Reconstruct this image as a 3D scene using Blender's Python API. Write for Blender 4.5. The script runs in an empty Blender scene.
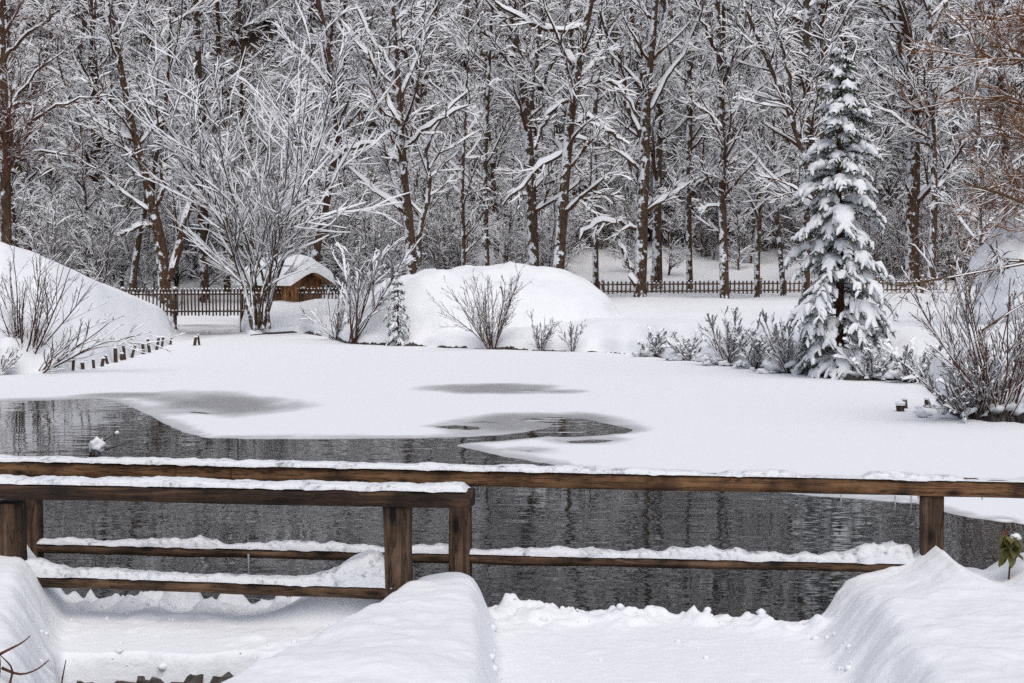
import bpy, math
import numpy as np
from mathutils import Vector, noise as mnoise
from mathutils.geometry import delaunay_2d_cdt

# ------------------------------------------------------------------ camera, sky, sun, exposure
sc = bpy.context.scene
COL = sc.collection
F, H, HOR = 1479.1, 2.4, 267.0           # focal length in pixels, eye height over the water, horizon row
TH = math.atan((341.5 - HOR) / F)
cam = bpy.data.cameras.new('camera'); cam.lens = 52.0; cam.sensor_width = 36.0
cam.clip_start = 0.1; cam.clip_end = 2000
camo = bpy.data.objects.new('camera', cam); COL.objects.link(camo)
camo.location = (0, 0, H); camo.rotation_euler = (math.pi / 2 - TH, 0, 0)
sc.camera = camo
SUN_EL, SUN_AZ = math.radians(64), math.radians(168)     # azimuth: clockwise from +Y (behind the viewer, a little to the right)
w = bpy.data.worlds.new('World'); sc.world = w; w.use_nodes = True
nt = w.node_tree; bg = nt.nodes['Background']
sky = nt.nodes.new('ShaderNodeTexSky'); sky.sky_type = 'NISHITA'; sky.sun_disc = False
sky.sun_elevation = SUN_EL; sky.sun_rotation = SUN_AZ
sky.air_density = 1.0; sky.dust_density = 4.0; sky.ozone_density = 1.0
hs = nt.nodes.new('ShaderNodeHueSaturation'); hs.inputs['Saturation'].default_value = 0.85
nt.links.new(sky.outputs[0], hs.inputs['Color']); nt.links.new(hs.outputs[0], bg.inputs[0])
bg.inputs[1].default_value = 0.098
sd = bpy.data.lights.new('sun', 'SUN'); sd.energy = 1.35; sd.angle = math.radians(70); sd.color = (1, 0.99, 0.98)
so = bpy.data.objects.new('sun', sd); COL.objects.link(so)
sdir = Vector((math.sin(SUN_AZ) * math.cos(SUN_EL), math.cos(SUN_AZ) * math.cos(SUN_EL), math.sin(SUN_EL)))
so.rotation_euler = sdir.to_track_quat('Z', 'Y').to_euler(); so.location = (0, -5, 30)
sc.view_settings.view_transform = 'Standard'; sc.view_settings.look = 'None'
sc.view_settings.exposure = 0.08; sc.view_settings.gamma = 1.0
sc.cycles.max_bounces = 5; sc.cycles.diffuse_bounces = 2; sc.cycles.glossy_bounces = 2; sc.cycles.use_denoising = False; sc.cycles.use_light_tree = False
sc.cycles.transparent_max_bounces = 6; sc.cycles.caustics_reflective = False; sc.cycles.caustics_refractive = False

# ------------------------------------------------------------------ helpers
def at(px, py, d):
    """world point seen at pixel (px,py), at depth Y=d"""
    x = (px - 512) / F; u = (341.5 - py) / F
    vy = math.cos(TH) + u * math.sin(TH); vz = -math.sin(TH) + u * math.cos(TH)
    t = d / vy
    return np.array((x * t, d, H + vz * t))
def onz(px, py, z=0.0):
    x = (px - 512) / F; u = (341.5 - py) / F
    vy = math.cos(TH) + u * math.sin(TH); vz = -math.sin(TH) + u * math.cos(TH)
    t = (z - H) / vz
    return np.array((x * t, vy * t, z))
def depth_at(py, z=0.0): return onz(512, py, z)[1]
def ss(a, b, x):
    t = np.clip((np.asarray(x, float) - a) / (b - a), 0, 1); return t * t * (3 - 2 * t)
_pr = np.random.default_rng(7).random((256, 256))
def vn(x, y):
    x = np.asarray(x, float); y = np.asarray(y, float)
    xi = np.floor(x).astype(int); yi = np.floor(y).astype(int); fx = x - xi; fy = y - yi
    fx = fx * fx * (3 - 2 * fx); fy = fy * fy * (3 - 2 * fy)
    g = lambda i, j: _pr[(xi + i) & 255, (yi + j) & 255]
    return (g(0, 0) * (1 - fx) + g(1, 0) * fx) * (1 - fy) + (g(0, 1) * (1 - fx) + g(1, 1) * fx) * fy
def fbm(x, y, o=4):
    s = 0; a = 0.5
    for i in range(o):
        s = s + a * (vn(x * 2 ** i + 17.3 * i, y * 2 ** i + 5.1 * i) - 0.5); a *= 0.5
    return s                                                  # about -0.5..0.5
def norm(v): return v / np.maximum(np.linalg.norm(v, axis=-1, keepdims=True), 1e-9)

def mesh_from(name, V, Q, mat=None, smooth=True):
    """V (n,3); Q (m,4) or (m,3) int arrays, or list of such arrays"""
    Qs = Q if isinstance(Q, list) else [Q]
    me = bpy.data.meshes.new(name)
    V = np.ascontiguousarray(V, dtype=np.float32)
    me.vertices.add(len(V)); me.vertices.foreach_set('co', V.ravel())
    flat = np.concatenate([q.ravel() for q in Qs]).astype(np.int32)
    starts = []; off = 0
    for q in Qs:
        starts.append(off + np.arange(len(q)) * q.shape[1]); off += q.size
    starts = np.concatenate(starts).astype(np.int32)
    me.loops.add(len(flat)); me.loops.foreach_set('vertex_index', flat)
    me.polygons.add(len(starts)); me.polygons.foreach_set('loop_start', starts)
    if smooth: me.polygons.foreach_set('use_smooth', np.ones(len(starts), dtype=bool))
    me.update(calc_edges=True)
    if mat: me.materials.append(mat)
    return me
def link(name, me, parent=None, loc=None, rot=None, **props):
    o = bpy.data.objects.new(name, me); COL.objects.link(o)
    if parent is not None: o.parent = parent
    if loc is not None: o.location = tuple(float(c) for c in loc)
    if rot is not None: o.rotation_euler = rot
    for k, v in props.items(): o[k] = v
    return o
def tag(o, label, category, group=None):
    o['label'] = label; o['category'] = category
    if group: o['group'] = group
    return o
def empty(name, loc, label, category, group=None, rz=0.0, sc_=1.0):
    o = link(name, None, None, loc, (0, 0, rz)); o.scale = (sc_,) * 3
    o.empty_display_size = 0.2
    return tag(o, label, category, group)

class Geo:
    """collects vertices and quads"""
    def __init__(s): s.V = []; s.Q = []; s.n = 0
    def add(s, V, Q):
        if len(V) == 0: return
        s.V.append(V); s.Q.append(Q + s.n); s.n += len(V)
    def tris(s): return sum(len(q) for q in s.Q) * 2
    def mesh(s, name, mat, smooth=True):
        return mesh_from(name, np.concatenate(s.V), np.concatenate(s.Q), mat, smooth)
def stripquads(m, n, k):
    i = np.arange(m)[:, None, None]; j = np.arange(n - 1)[None, :, None]; c = np.arange(k - 1)[None, None, :]
    b = i * n * k + j * k + c
    return np.stack([b, b + 1, b + k + 1, b + k], -1).reshape(-1, 4)
def ringquads(m, n, k):
    """m tubes, n rings each, k points per ring"""
    i = np.arange(m)[:, None, None]; j = np.arange(n - 1)[None, :, None]; c = np.arange(k)[None, None, :]
    b = i * n * k + j * k; c2 = (c + 1) % k
    q = np.stack([b + c + 0 * i, b + c2 + 0 * i, b + k + c2 + 0 * i, b + k + c + 0 * i], -1)
    return q.reshape(-1, 4)
def frames(P):
    T = np.empty_like(P); T[:, 1:-1] = P[:, 2:] - P[:, :-2]; T[:, 0] = P[:, 1] - P[:, 0]; T[:, -1] = P[:, -1] - P[:, -2]
    return norm(T)
def tubes(P, R, k=4):
    T = frames(P); ref = np.zeros_like(P); ref[..., 0] = 0.3; ref[..., 1] = 0.9; ref[..., 2] = 0.25
    S = norm(np.cross(T, ref)); U = np.cross(S, T)
    a = np.arange(k) / k * 2 * np.pi
    V = P[:, :, None] + R[:, :, None, None] * (np.cos(a)[None, None, :, None] * S[:, :, None] + np.sin(a)[None, None, :, None] * U[:, :, None])
    m, n = R.shape
    return V.reshape(-1, 3), ringquads(m, n, k)
def snow_on(rng, P, R, a=0.05, b=0.9, wmin=0.02, wk=1.05, k=3, gap=0.12, hmin=0.22, pw=0.6):
    """caps of snow lying along the upper side of branches"""
    T = frames(P); Z = np.zeros_like(P); Z[..., 2] = 1
    U = Z - T * T[..., 2:3]; h = np.linalg.norm(U, axis=-1); U = norm(U + 1e-6)
    S = np.cross(T, U)
    keep = h.mean(1) > hmin
    P, R, U, S, h = P[keep], R[keep], U[keep], S[keep], h[keep]
    m, n = R.shape
    if m == 0: return np.zeros((0, 3)), np.zeros((0, 4), int)
    nz = rng.uniform(0.45, 1.35, (m, n)) * (rng.random((m, n)) > gap)
    hh = np.clip((h - 0.15) / 0.7, 0, 1) ** pw
    th = (a + b * R) * nz * hh
    wd = np.maximum(R * wk, wmin) * (np.clip(nz * 1.5, 0.15, 1.15) if k > 3 else np.clip(nz + 0.35, 0.35, 1.1)) * np.clip(hh * 2, 0.1, 1)
    th[:, -1] *= 0.5; wd[:, -1] *= 0.4
    if k > 3: th[:, 0] *= 0.15; wd[:, 0] *= 0.3
    if k == 3: prof = [(-1, 0.05, 0), (0, 0.6, 1), (1, 0.05, 0)]
    else: prof = [(-1.0, -0.1, 0.05), (-0.7, 0.5, 0.75), (0, 0.7, 1.0), (0.75, 0.5, 0.7), (1.0, -0.1, 0.05)]
    ring = [P + S * (wd * x)[..., None] + U * (R * y + th * z)[..., None] for x, y, z in prof]
    V = np.stack(ring, 2); kk = V.shape[2]
    return V.reshape(-1, 3), stripquads(m, n, kk)
def grow(rng, P, R, k, t0, t1, lr, ang, up, curve, wob, n, rr, rtip, taper=0.55, lenabs=None):
    """k children on each parent polyline"""
    m, N, _ = P.shape
    L = np.linalg.norm(np.diff(P, axis=1), axis=-1).sum(1)
    pid = np.repeat(np.arange(m), k); c = len(pid)
    t = rng.uniform(t0, t1, c); f = t * (N - 1) * 0.9999; i = f.astype(int); a = (f - i)
    p = P[pid, i] * (1 - a)[:, None] + P[pid, i + 1] * a[:, None]
    r = R[pid, i] * (1 - a) + R[pid, i + 1] * a
    tan = norm(P[pid, i + 1] - P[pid, i]); rv = rng.normal(size=(c, 3)); perp = norm(rv - tan * (rv * tan).sum(1, keepdims=True))
    an = rng.uniform(ang[0], ang[1], c)[:, None]
    d = tan * np.cos(an) + perp * np.sin(an); d[:, 2] += up; d = norm(d)
    base = L[pid] if lenabs is None else np.full(c, lenabs)
    ln = base * lr * (1 - taper * t) * rng.uniform(0.55, 1.2, c)
    out = np.empty((c, n, 3)); out[:, 0] = p
    for s in range(1, n):
        p = p + d * (ln / (n - 1))[:, None]; out[:, s] = p
        d = d + rng.normal(scale=wob, size=(c, 3)); d[:, 2] += curve; d = norm(d)
    r0 = np.minimum(r * rr, np.maximum(ln * 0.03, rtip))
    rad = r0[:, None] * (1 - np.linspace(0, 1, n)[None]) + rtip * np.linspace(0, 1, n)[None]
    return out, rad
def resample(pts, n):
    pts = np.asarray(pts, float); s = np.concatenate([[0], np.cumsum(np.linalg.norm(np.diff(pts, axis=0), axis=1))])
    q = np.linspace(0, s[-1], n); out = np.stack([np.interp(q, s, pts[:, j]) for j in range(3)], 1)
    for _ in range(2):
        o2 = out.copy(); o2[1:-1] = (out[:-2] + 2 * out[1:-1] + out[2:]) / 4; out = o2
    return out

# ------------------------------------------------------------------ materials
def mat(name):
    m = bpy.data.materials.new(name); m.use_nodes = True; t = m.node_tree
    return m, t, t.nodes['Principled BSDF']
def nd(t, typ, **kw):
    n = t.nodes.new(typ)
    for k, v in kw.items():
        if k in n.inputs: n.inputs[k].default_value = v
        else: setattr(n, k, v)
    return n
def ramp(t, fac, stops):
    r = t.nodes.new('ShaderNodeValToRGB'); e = r.color_ramp.elements
    while len(e) < len(stops): e.new(0.5)
    for i, (p, c) in enumerate(stops): e[i].position = p; e[i].color = tuple(c) + (1,) if len(c) == 3 else c
    t.links.new(fac, r.inputs[0]); return r.outputs[0]
def bump(t, b, h, strength, dist):
    n = nd(t, 'ShaderNodeBump', Strength=strength, Distance=dist); t.links.new(h, n.inputs['Height']); t.links.new(n.outputs[0], b.inputs['Normal'])
SNOWC = (0.86, 0.875, 0.90)
def snow_mat(name, scale, strength, dist, col=SNOWC):
    m, t, b = mat(name)
    tc = nd(t, 'ShaderNodeTexCoord'); n1 = nd(t, 'ShaderNodeTexNoise', Scale=scale, Detail=6.0, Roughness=0.6)
    t.links.new(tc.outputs['Object'], n1.inputs['Vector'])
    c = ramp(t, n1.outputs[0], [(0.25, tuple(x * 0.95 for x in col)), (0.75, col)])
    t.links.new(c, b.inputs['Base Color']); b.inputs['Roughness'].default_value = 0.7
    b.inputs['Specular IOR Level'].default_value = 0.25
    bump(t, b, n1.outputs[0], strength, dist)
    return m
M = {}
M['snow'] = snow_mat('snow_ground', 2.2, 0.35, 0.12)
M['snow_near'] = snow_mat('snow_foreground', 16.0, 0.5, 0.02)
M['snow_cap'] = snow_mat('snow_on_rail', 60.0, 0.6, 0.008)
m, t, b = mat('snow_icy_crust')
tc = nd(t, 'ShaderNodeTexCoord'); n1 = nd(t, 'ShaderNodeTexNoise', Scale=28.0, Detail=7.0, Roughness=0.7); t.links.new(tc.outputs['Object'], n1.inputs['Vector'])
n2 = nd(t, 'ShaderNodeTexNoise', Scale=6.0, Detail=5.0, Roughness=0.7); t.links.new(tc.outputs['Object'], n2.inputs['Vector'])
mu = nd(t, 'ShaderNodeMath', operation='MULTIPLY'); t.links.new(n1.outputs[0], mu.inputs[0]); t.links.new(n2.outputs[0], mu.inputs[1])
t.links.new(ramp(t, mu.outputs[0], [(0.12, (0.10, 0.085, 0.075)), (0.165, (0.50, 0.51, 0.54)), (0.24, SNOWC)]), b.inputs['Base Color'])
b.inputs['Roughness'].default_value = 0.6; bump(t, b, n1.outputs[0], 0.9, 0.012); M['snow_crust'] = m
m, t, b = mat('snow_on_branches'); b.inputs['Base Color'].default_value = (0.90, 0.915, 0.94, 1); b.inputs['Roughness'].default_value = 0.8
b.inputs['Specular IOR Level'].default_value = 0.1; M['snow_twig'] = m
def grainy(m, scale):
    t = m.node_tree; b = t.nodes['Principled BSDF']; tc = nd(t, 'ShaderNodeTexCoord'); n = nd(t, 'ShaderNodeTexNoise', Scale=scale, Detail=3.0, Roughness=0.7); t.links.new(tc.outputs['Object'], n.inputs['Vector'])
    old = b.inputs['Normal'].links[0].from_node; bp = nd(t, 'ShaderNodeBump', Strength=0.30, Distance=0.006); t.links.new(n.outputs[0], bp.inputs['Height']); t.links.new(old.outputs[0], bp.inputs['Normal']); t.links.new(bp.outputs[0], b.inputs['Normal'])
grainy(M['snow_near'], 110.0)
def bark(name, c1, c2, snow=0.5, scale=3.0):
    m, t, b = mat(name)
    tc = nd(t, 'ShaderNodeTexCoord'); mp = nd(t, 'ShaderNodeMapping'); mp.inputs['Scale'].default_value = (1, 1, 0.3)
    t.links.new(tc.outputs['Object'], mp.inputs[0])
    n1 = nd(t, 'ShaderNodeTexNoise', Scale=scale * 5, Detail=5.0, Roughness=0.65); t.links.new(mp.outputs[0], n1.inputs['Vector'])
    c = ramp(t, n1.outputs[0], [(0.3, c1), (0.7, c2)])
    n2 = nd(t, 'ShaderNodeTexNoise', Scale=scale, Detail=4.0, Roughness=0.7); t.links.new(tc.outputs['Object'], n2.inputs['Vector'])
    g = nd(t, 'ShaderNodeNewGeometry'); sp = nd(t, 'ShaderNodeSeparateXYZ'); t.links.new(g.outputs['Normal'], sp.inputs[0])
    a = nd(t, 'ShaderNodeMath', operation='MULTIPLY_ADD'); t.links.new(sp.outputs[2], a.inputs[0]); a.inputs[1].default_value = 0.35 * min(1.0, snow * 2)
    t.links.new(n2.outputs[0], a.inputs[2])
    a2 = nd(t, 'ShaderNodeMath', operation='MULTIPLY_ADD'); t.links.new(sp.outputs[0], a2.inputs[0]); a2.inputs[1].default_value = -0.10 * min(1.0, snow * 2)
    t.links.new(a.outputs[0], a2.inputs[2])
    k = ramp(t, a2.outputs[0], [(0.68 - 0.2 * snow, (0, 0, 0)), (0.74 - 0.2 * snow, (1, 1, 1))])
    mx = nd(t, 'ShaderNodeMix', data_type='RGBA'); t.links.new(k, mx.inputs[0]); t.links.new(c, mx.inputs[6]); mx.inputs[7].default_value = (0.8, 0.82, 0.86, 1)
    t.links.new(mx.outputs[2], b.inputs['Base Color']); b.inputs['Roughness'].default_value = 0.9
    b.inputs['Specular IOR Level'].default_value = 0.15
    bump(t, b, n1.outputs[0], 0.6, 0.03)
    return m
M['bark'] = bark('bark_grey_brown', (0.022, 0.014, 0.009), (0.125, 0.080, 0.052), 0.72)
M['bark_warm'] = bark('bark_warm_brown', (0.026, 0.015, 0.009), (0.14, 0.082, 0.05), 0.6)
M['bark_far'] = bark('bark_far', (0.022, 0.012, 0.008), (0.125, 0.068, 0.042), 0.55, 2.2)
M['twig'] = bark('twig_dark', (0.028, 0.013, 0.008), (0.125, 0.060, 0.036), 0.1, 6.0)
M['twig_red'] = bark('twig_reddish', (0.06, 0.024, 0.014), (0.19, 0.08, 0.045), 0.1, 6.0)
M['twig_brown'] = bark('twig_brown', (0.06, 0.036, 0.02), (0.17, 0.11, 0.06), 0.0, 6.0)
M['twig_rust'] = bark('twig_rust', (0.15, 0.06, 0.02), (0.36, 0.16, 0.055), 0.0, 6.0)
m, t, b = mat('spruce_needles'); tc = nd(t, 'ShaderNodeTexCoord'); n1 = nd(t, 'ShaderNodeTexNoise', Scale=5.0, Detail=3.0)
t.links.new(tc.outputs['Object'], n1.inputs['Vector'])
t.links.new(ramp(t, n1.outputs[0], [(0.3, (0.016, 0.028, 0.011)), (0.7, (0.062, 0.085, 0.03))]), b.inputs['Base Color']); b.inputs['Roughness'].default_value = 0.7
M['needles'] = m
m, t, b = mat('far_needles'); b.inputs['Base Color'].default_value = (0.022, 0.03, 0.034, 1); b.inputs['Roughness'].default_value = 0.9; M['far_needles'] = m  # bluish dark tint puts the haze of distance into the needle colour
def wood(name, c1, c2, c3, axis=0, scale=1.0):
    m, t, b = mat(name)
    tc = nd(t, 'ShaderNodeTexCoord'); mp = nd(t, 'ShaderNodeMapping')
    s = [26 * scale] * 3; s[axis] = 1.6 * scale; mp.inputs['Scale'].default_value = s
    t.links.new(tc.outputs['Object'], mp.inputs[0])
    n1 = nd(t, 'ShaderNodeTexNoise', Scale=1.0, Detail=6.0, Roughness=0.65, Distortion=0.6); t.links.new(mp.outputs[0], n1.inputs['Vector'])
    n2 = nd(t, 'ShaderNodeTexNoise', Scale=3.5 * scale, Detail=4.0, Roughness=0.6); t.links.new(tc.outputs['Object'], n2.inputs['Vector'])
    c = ramp(t, n1.outputs[0], [(0.30, c1), (0.455, c2), (0.487, tuple(x * 0.35 for x in c1)), (0.52, c2), (0.72, c3)])
    k = ramp(t, n2.outputs[0], [(0.38, (0.28, 0.26, 0.25)), (0.62, (1, 1, 1))])
    mx = nd(t, 'ShaderNodeMix', data_type='RGBA', blend_type='MULTIPLY'); mx.inputs[0].default_value = 1.0
    t.links.new(c, mx.inputs[6]); t.links.new(k, mx.inputs[7])
    mk_ = nd(t, 'ShaderNodeMapping'); sk = [9.0 * scale] * 3; sk[axis] = 3.0 * scale; mk_.inputs['Scale'].default_value = sk; t.links.new(tc.outputs['Object'], mk_.inputs[0])
    vo_ = nd(t, 'ShaderNodeTexVoronoi', Scale=1.0); t.links.new(mk_.outputs[0], vo_.inputs['Vector'])
    kn = ramp(t, vo_.outputs['Distance'], [(0.10, (0.12, 0.10, 0.09)), (0.22, (1, 1, 1))])
    mx2 = nd(t, 'ShaderNodeMix', data_type='RGBA', blend_type='MULTIPLY'); mx2.inputs[0].default_value = 1.0; t.links.new(mx.outputs[2], mx2.inputs[6]); t.links.new(kn, mx2.inputs[7]); mx = mx2
    t.links.new(mx.outputs[2], b.inputs['Base Color']); b.inputs['Roughness'].default_value = 0.75
    b.inputs['Specular IOR Level'].default_value = 0.3
    bump(t, b, n1.outputs[0], 0.7, 0.012)
    return m
M['wood_beam'] = wood('wood_weathered_brown', (0.05, 0.025, 0.012), (0.20, 0.10, 0.044), (0.33, 0.18, 0.09))
M['wood_dark'] = wood('wood_wet_dark', (0.014, 0.008, 0.005), (0.062, 0.033, 0.019), (0.15, 0.083, 0.046))
M['wood_post'] = wood('wood_post_grey_brown', (0.026, 0.015, 0.009), (0.11, 0.064, 0.038), (0.24, 0.15, 0.095), axis=2)
M['wood_lower'] = wood('wood_lower_rail', (0.035, 0.02, 0.011), (0.13, 0.072, 0.04), (0.24, 0.145, 0.085))
M['picket'] = wood('wood_picket', (0.08, 0.055, 0.04), (0.19, 0.13, 0.098), (0.29, 0.21, 0.16), axis=2, scale=0.4)
M['picket_red'] = wood('wood_picket_reddish', (0.17, 0.105, 0.075), (0.36, 0.24, 0.17), (0.48, 0.34, 0.26), axis=2, scale=0.4)
M['hut'] = wood('wood_hut_orange', (0.25, 0.11, 0.045), (0.50, 0.235, 0.09), (0.60, 0.32, 0.14), axis=2, scale=0.4)
m, t, b = mat('water'); b.inputs['Base Color'].default_value = (0.012, 0.014, 0.014, 1); b.inputs['Roughness'].default_value = 0.02; b.inputs['IOR'].default_value = 1.33
tc = nd(t, 'ShaderNodeTexCoord'); mp = nd(t, 'ShaderNodeMapping'); mp.inputs['Scale'].default_value = (1.7, 3.6, 1)
t.links.new(tc.outputs['Object'], mp.inputs[0])
n1 = nd(t, 'ShaderNodeTexNoise', Scale=1.0, Detail=2.0, Roughness=0.45); t.links.new(mp.outputs[0], n1.inputs['Vector'])
n3 = nd(t, 'ShaderNodeTexNoise', Scale=0.35, Detail=2.0); t.links.new(tc.outputs['Object'], n3.inputs['Vector'])
mu = nd(t, 'ShaderNodeMath', operation='MULTIPLY'); t.links.new(n1.outputs[0], mu.inputs[0]); t.links.new(ramp(t, n3.outputs[0], [(0.38, (0.25,) * 3), (0.6, (1, 1, 1))]), mu.inputs[1])
bump(t, b, mu.outputs[0], 1.0, 0.009); M['water'] = m
m, t, b = mat('ice_snow')
at_ = nd(t, 'ShaderNodeAttribute', attribute_name='wet'); tc = nd(t, 'ShaderNodeTexCoord'); n1 = nd(t, 'ShaderNodeTexNoise', Scale=1.6, Detail=8.0, Roughness=0.78)
t.links.new(tc.outputs['Object'], n1.inputs['Vector'])
ad = nd(t, 'ShaderNodeMath', operation='MULTIPLY_ADD'); t.links.new(n1.outputs[0], ad.inputs[0]); ad.inputs[1].default_value = 0.7; t.links.new(at_.outputs['Fac'], ad.inputs[2])
sub = nd(t, 'ShaderNodeMath', operation='SUBTRACT'); t.links.new(ad.outputs[0], sub.inputs[0]); sub.inputs[1].default_value = 0.35
t.links.new(ramp(t, sub.outputs[0], [(0.06, (0.84, 0.855, 0.885)), (0.40, (0.60, 0.605, 0.62)), (0.98, (0.33, 0.335, 0.345))]), b.inputs['Base Color'])
t.links.new(ramp(t, sub.outputs[0], [(0.2, (0.8,) * 3), (0.9, (0.3,) * 3)]), b.inputs['Roughness']); b.inputs['Specular IOR Level'].default_value = 0.3
bump(t, b, n1.outputs[0], 0.15, 0.05)
M['ice'] = m
m, t, b = mat('earth'); n1 = nd(t, 'ShaderNodeTexNoise', Scale=9.0, Detail=6.0); tc = nd(t, 'ShaderNodeTexCoord'); t.links.new(tc.outputs['Object'], n1.inputs['Vector'])
t.links.new(ramp(t, n1.outputs[0], [(0.35, (0.012, 0.010, 0.008)), (0.7, (0.06, 0.045, 0.032))]), b.inputs['Base Color']); bump(t, b, n1.outputs[0], 0.8, 0.05); M['earth'] = m
m, t, b = mat('stone'); n1 = nd(t, 'ShaderNodeTexNoise', Scale=14.0, Detail=6.0); tc = nd(t, 'ShaderNodeTexCoord'); t.links.new(tc.outputs['Object'], n1.inputs['Vector'])
t.links.new(ramp(t, n1.outputs[0], [(0.35, (0.02, 0.016, 0.013)), (0.75, (0.09, 0.065, 0.05))]), b.inputs['Base Color']); bump(t, b, n1.outputs[0], 0.8, 0.02); M['stone'] = m
m, t, b = mat('tan_stone'); b.inputs['Base Color'].default_value = (0.42, 0.34, 0.22, 1); b.inputs['Roughness'].default_value = 0.8; M['tan_stone'] = m
m, t, b = mat('icicle_ice'); b.inputs['Base Color'].default_value = (0.82, 0.86, 0.9, 1); b.inputs['Roughness'].default_value = 0.12; b.inputs['Transmission Weight'].default_value = 0.55; b.inputs['IOR'].default_value = 1.31; M['icicle'] = m
m, t, b = mat('leaf_olive'); b.inputs['Base Color'].default_value = (0.13, 0.12, 0.03, 1); b.inputs['Roughness'].default_value = 0.6; M['leaf_olive'] = m
m, t, b = mat('leaf_rust'); b.inputs['Base Color'].default_value = (0.25, 0.07, 0.03, 1); b.inputs['Roughness'].default_value = 0.6; M['leaf_rust'] = m
# ground: snow, with dark patches painted on the wooded hillside for the gloom of dense forest
m, t, b = mat('ground_snow')
tc = nd(t, 'ShaderNodeTexCoord'); n1 = nd(t, 'ShaderNodeTexNoise', Scale=2.0, Detail=6.0, Roughness=0.6); t.links.new(tc.outputs['Object'], n1.inputs['Vector'])
n2 = nd(t, 'ShaderNodeTexNoise', Scale=0.9, Detail=7.0, Roughness=0.7); t.links.new(tc.outputs['Object'], n2.inputs['Vector'])
at_ = nd(t, 'ShaderNodeAttribute', attribute_name='depth_dark')
ad = nd(t, 'ShaderNodeMath', operation='ADD'); t.links.new(n2.outputs[0], ad.inputs[0]); t.links.new(at_.outputs['Fac'], ad.inputs[1])
k = ramp(t, ad.outputs[0], [(0.86, (0, 0, 0)), (0.98, (1, 1, 1))])
c = ramp(t, n1.outputs[0], [(0.25, tuple(x * 0.95 for x in SNOWC)), (0.75, SNOWC)])
mx = nd(t, 'ShaderNodeMix', data_type='RGBA'); t.links.new(k, mx.inputs[0]); t.links.new(c, mx.inputs[6]); mx.inputs[7].default_value = (0.045, 0.030, 0.024, 1)
t.links.new(mx.outputs[2], b.inputs['Base Color']); b.inputs['Roughness'].default_value = 0.75; b.inputs['Specular IOR Level'].default_value = 0.2
bump(t, b, n1.outputs[0], 0.35, 0.12); M['ground'] = m

# ------------------------------------------------------------------ terrain
SH = np.array([(-900, 390), (-300, 385), (-100, 378), (0, 375), (60, 372), (100, 366), (130, 358), (160, 349), (170, 345), (175, 324.5), (240, 324.5), (246, 336), (262, 334.5), (300, 332.5),
               (320, 336), (345, 343), (400, 345.5), (480, 349), (560, 351), (600, 352), (640, 355), (700, 362), (740, 367), (790, 375), (840, 379), (880, 379.5), (900, 380),
               (930, 385), (946, 402), (962, 417), (1024, 423), (1100, 430), (1300, 450), (1900, 470)], float)
SHD = np.array([depth_at(y) for y in SH[:, 1]])
def shore(px):
    px = np.asarray(px, float); return np.interp(px, SH[:, 0], SHD) + (fbm(px * 0.022, px * 0 + 4.4, 4) * 1.5 + fbm(px * 0.11, px * 0 + 8.8, 3) * 0.10) * (1 - ss(165, 172, px) * (1 - ss(244, 250, px)))
LIPX = [-900, 0, 100, 165, 172, 178, 240, 250, 300, 360, 420, 560, 600, 700, 800, 900, 930, 960, 1024, 1900]
LIPZ = [0.5, 0.45, 0.45, 0.45, 0.3, 0.22, 0.22, 0.3, 0.55, 0.6, 0.6, 0.6, 0.8, 0.85, 0.9, 1.0, 0.75, 0.4, 0.4, 0.5]
RX = [-900, -300, 0, 60, 130, 158, 166, 173, 180]; RZ = [5.0, 4.4, 3.1, 2.45, 1.52, 1.08, 0.75, 0.1, 0.0]
def tz(X, Y):
    X = np.asarray(X, float); Y = np.asarray(Y, float)
    px = 512 + F * X / np.maximum(Y, 1.0); s = Y - shore(px)
    lip = np.interp(px, LIPX, LIPZ)
    zf = np.interp(Y, [20, 32, 45, 58, 70, 78, 86, 96, 110, 160, 260, 420], [0.7, 0.75, 0.8, 1.05, 1.18, 1.8, 2.7, 5.5, 12, 44, 105, 190])
    zf = zf + ss(980, 1060, px) * 0.6 * ss(30, 45, Y)
    zf = zf - (zf - 0.72) * ss(150, 180, px) * (1 - ss(245, 275, px)) * (1 - ss(74, 82, Y))
    z = lip * (0.45 * ss(-0.02, 0.4, s) + 0.55 * ss(0.1, 1.9, s)) + (zf - lip) * ss(0.8, 9, s)
    ridge = np.interp(px, RX, RZ)
    k = ss(0, 0.6, s) * 0.16 + 0.84 * np.clip((s - 0.25) / 5.2, 0, 1) ** 0.9
    zr = (ridge * k) * (1 - ss(8, 22, s))
    z = np.where(ridge > 0, np.maximum(zr, z * ss(10, 26, s)), z)
    dx = (X - (-1.35)) ; dx = np.where(dx < 0, dx / 3.9, dx / 4.9) + 0.22 * fbm(Y * 0.45, X * 0.3, 3); dy = (Y - 49.2) / 3.9
    q = np.abs(dx) ** 2.8 + np.abs(dy) ** 2.6
    z = z + 1.62 * np.clip(1 - q, 0, 1) ** 0.62 * ss(0.05, 0.9, s)
    z = z + np.clip(1 - q, 0, 1) ** 0.5 * (fbm(X * 0.7 + 3, Y * 0.7, 4) * 0.8 + fbm(X * 2.2, Y * 2.2 + 4, 4) * 0.26) * ss(0.05, 0.9, s)
    n = fbm(X * 0.5, Y * 0.5, 4) * 0.30 + fbm(X * 2.0 + 9, Y * 2.0, 4) * 0.11
    z = z + n * ss(0.1, 1.5, s)
    return np.where(s < 0, -0.5, z)
cols = np.concatenate([np.arange(-900, -40, 40), np.arange(-40, 1066, 5.0), np.arange(1070, 1900, 40)])
sv = np.concatenate([[-0.02, 0.0, 0.06, 0.12, 0.2, 0.3, 0.4, 0.5, 0.62, 0.75, 0.9], np.arange(1.1, 12, 0.22), 12 * (1.035 ** np.arange(1, 108))])
near = np.linspace(0.02, 0.98, 8)
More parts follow.
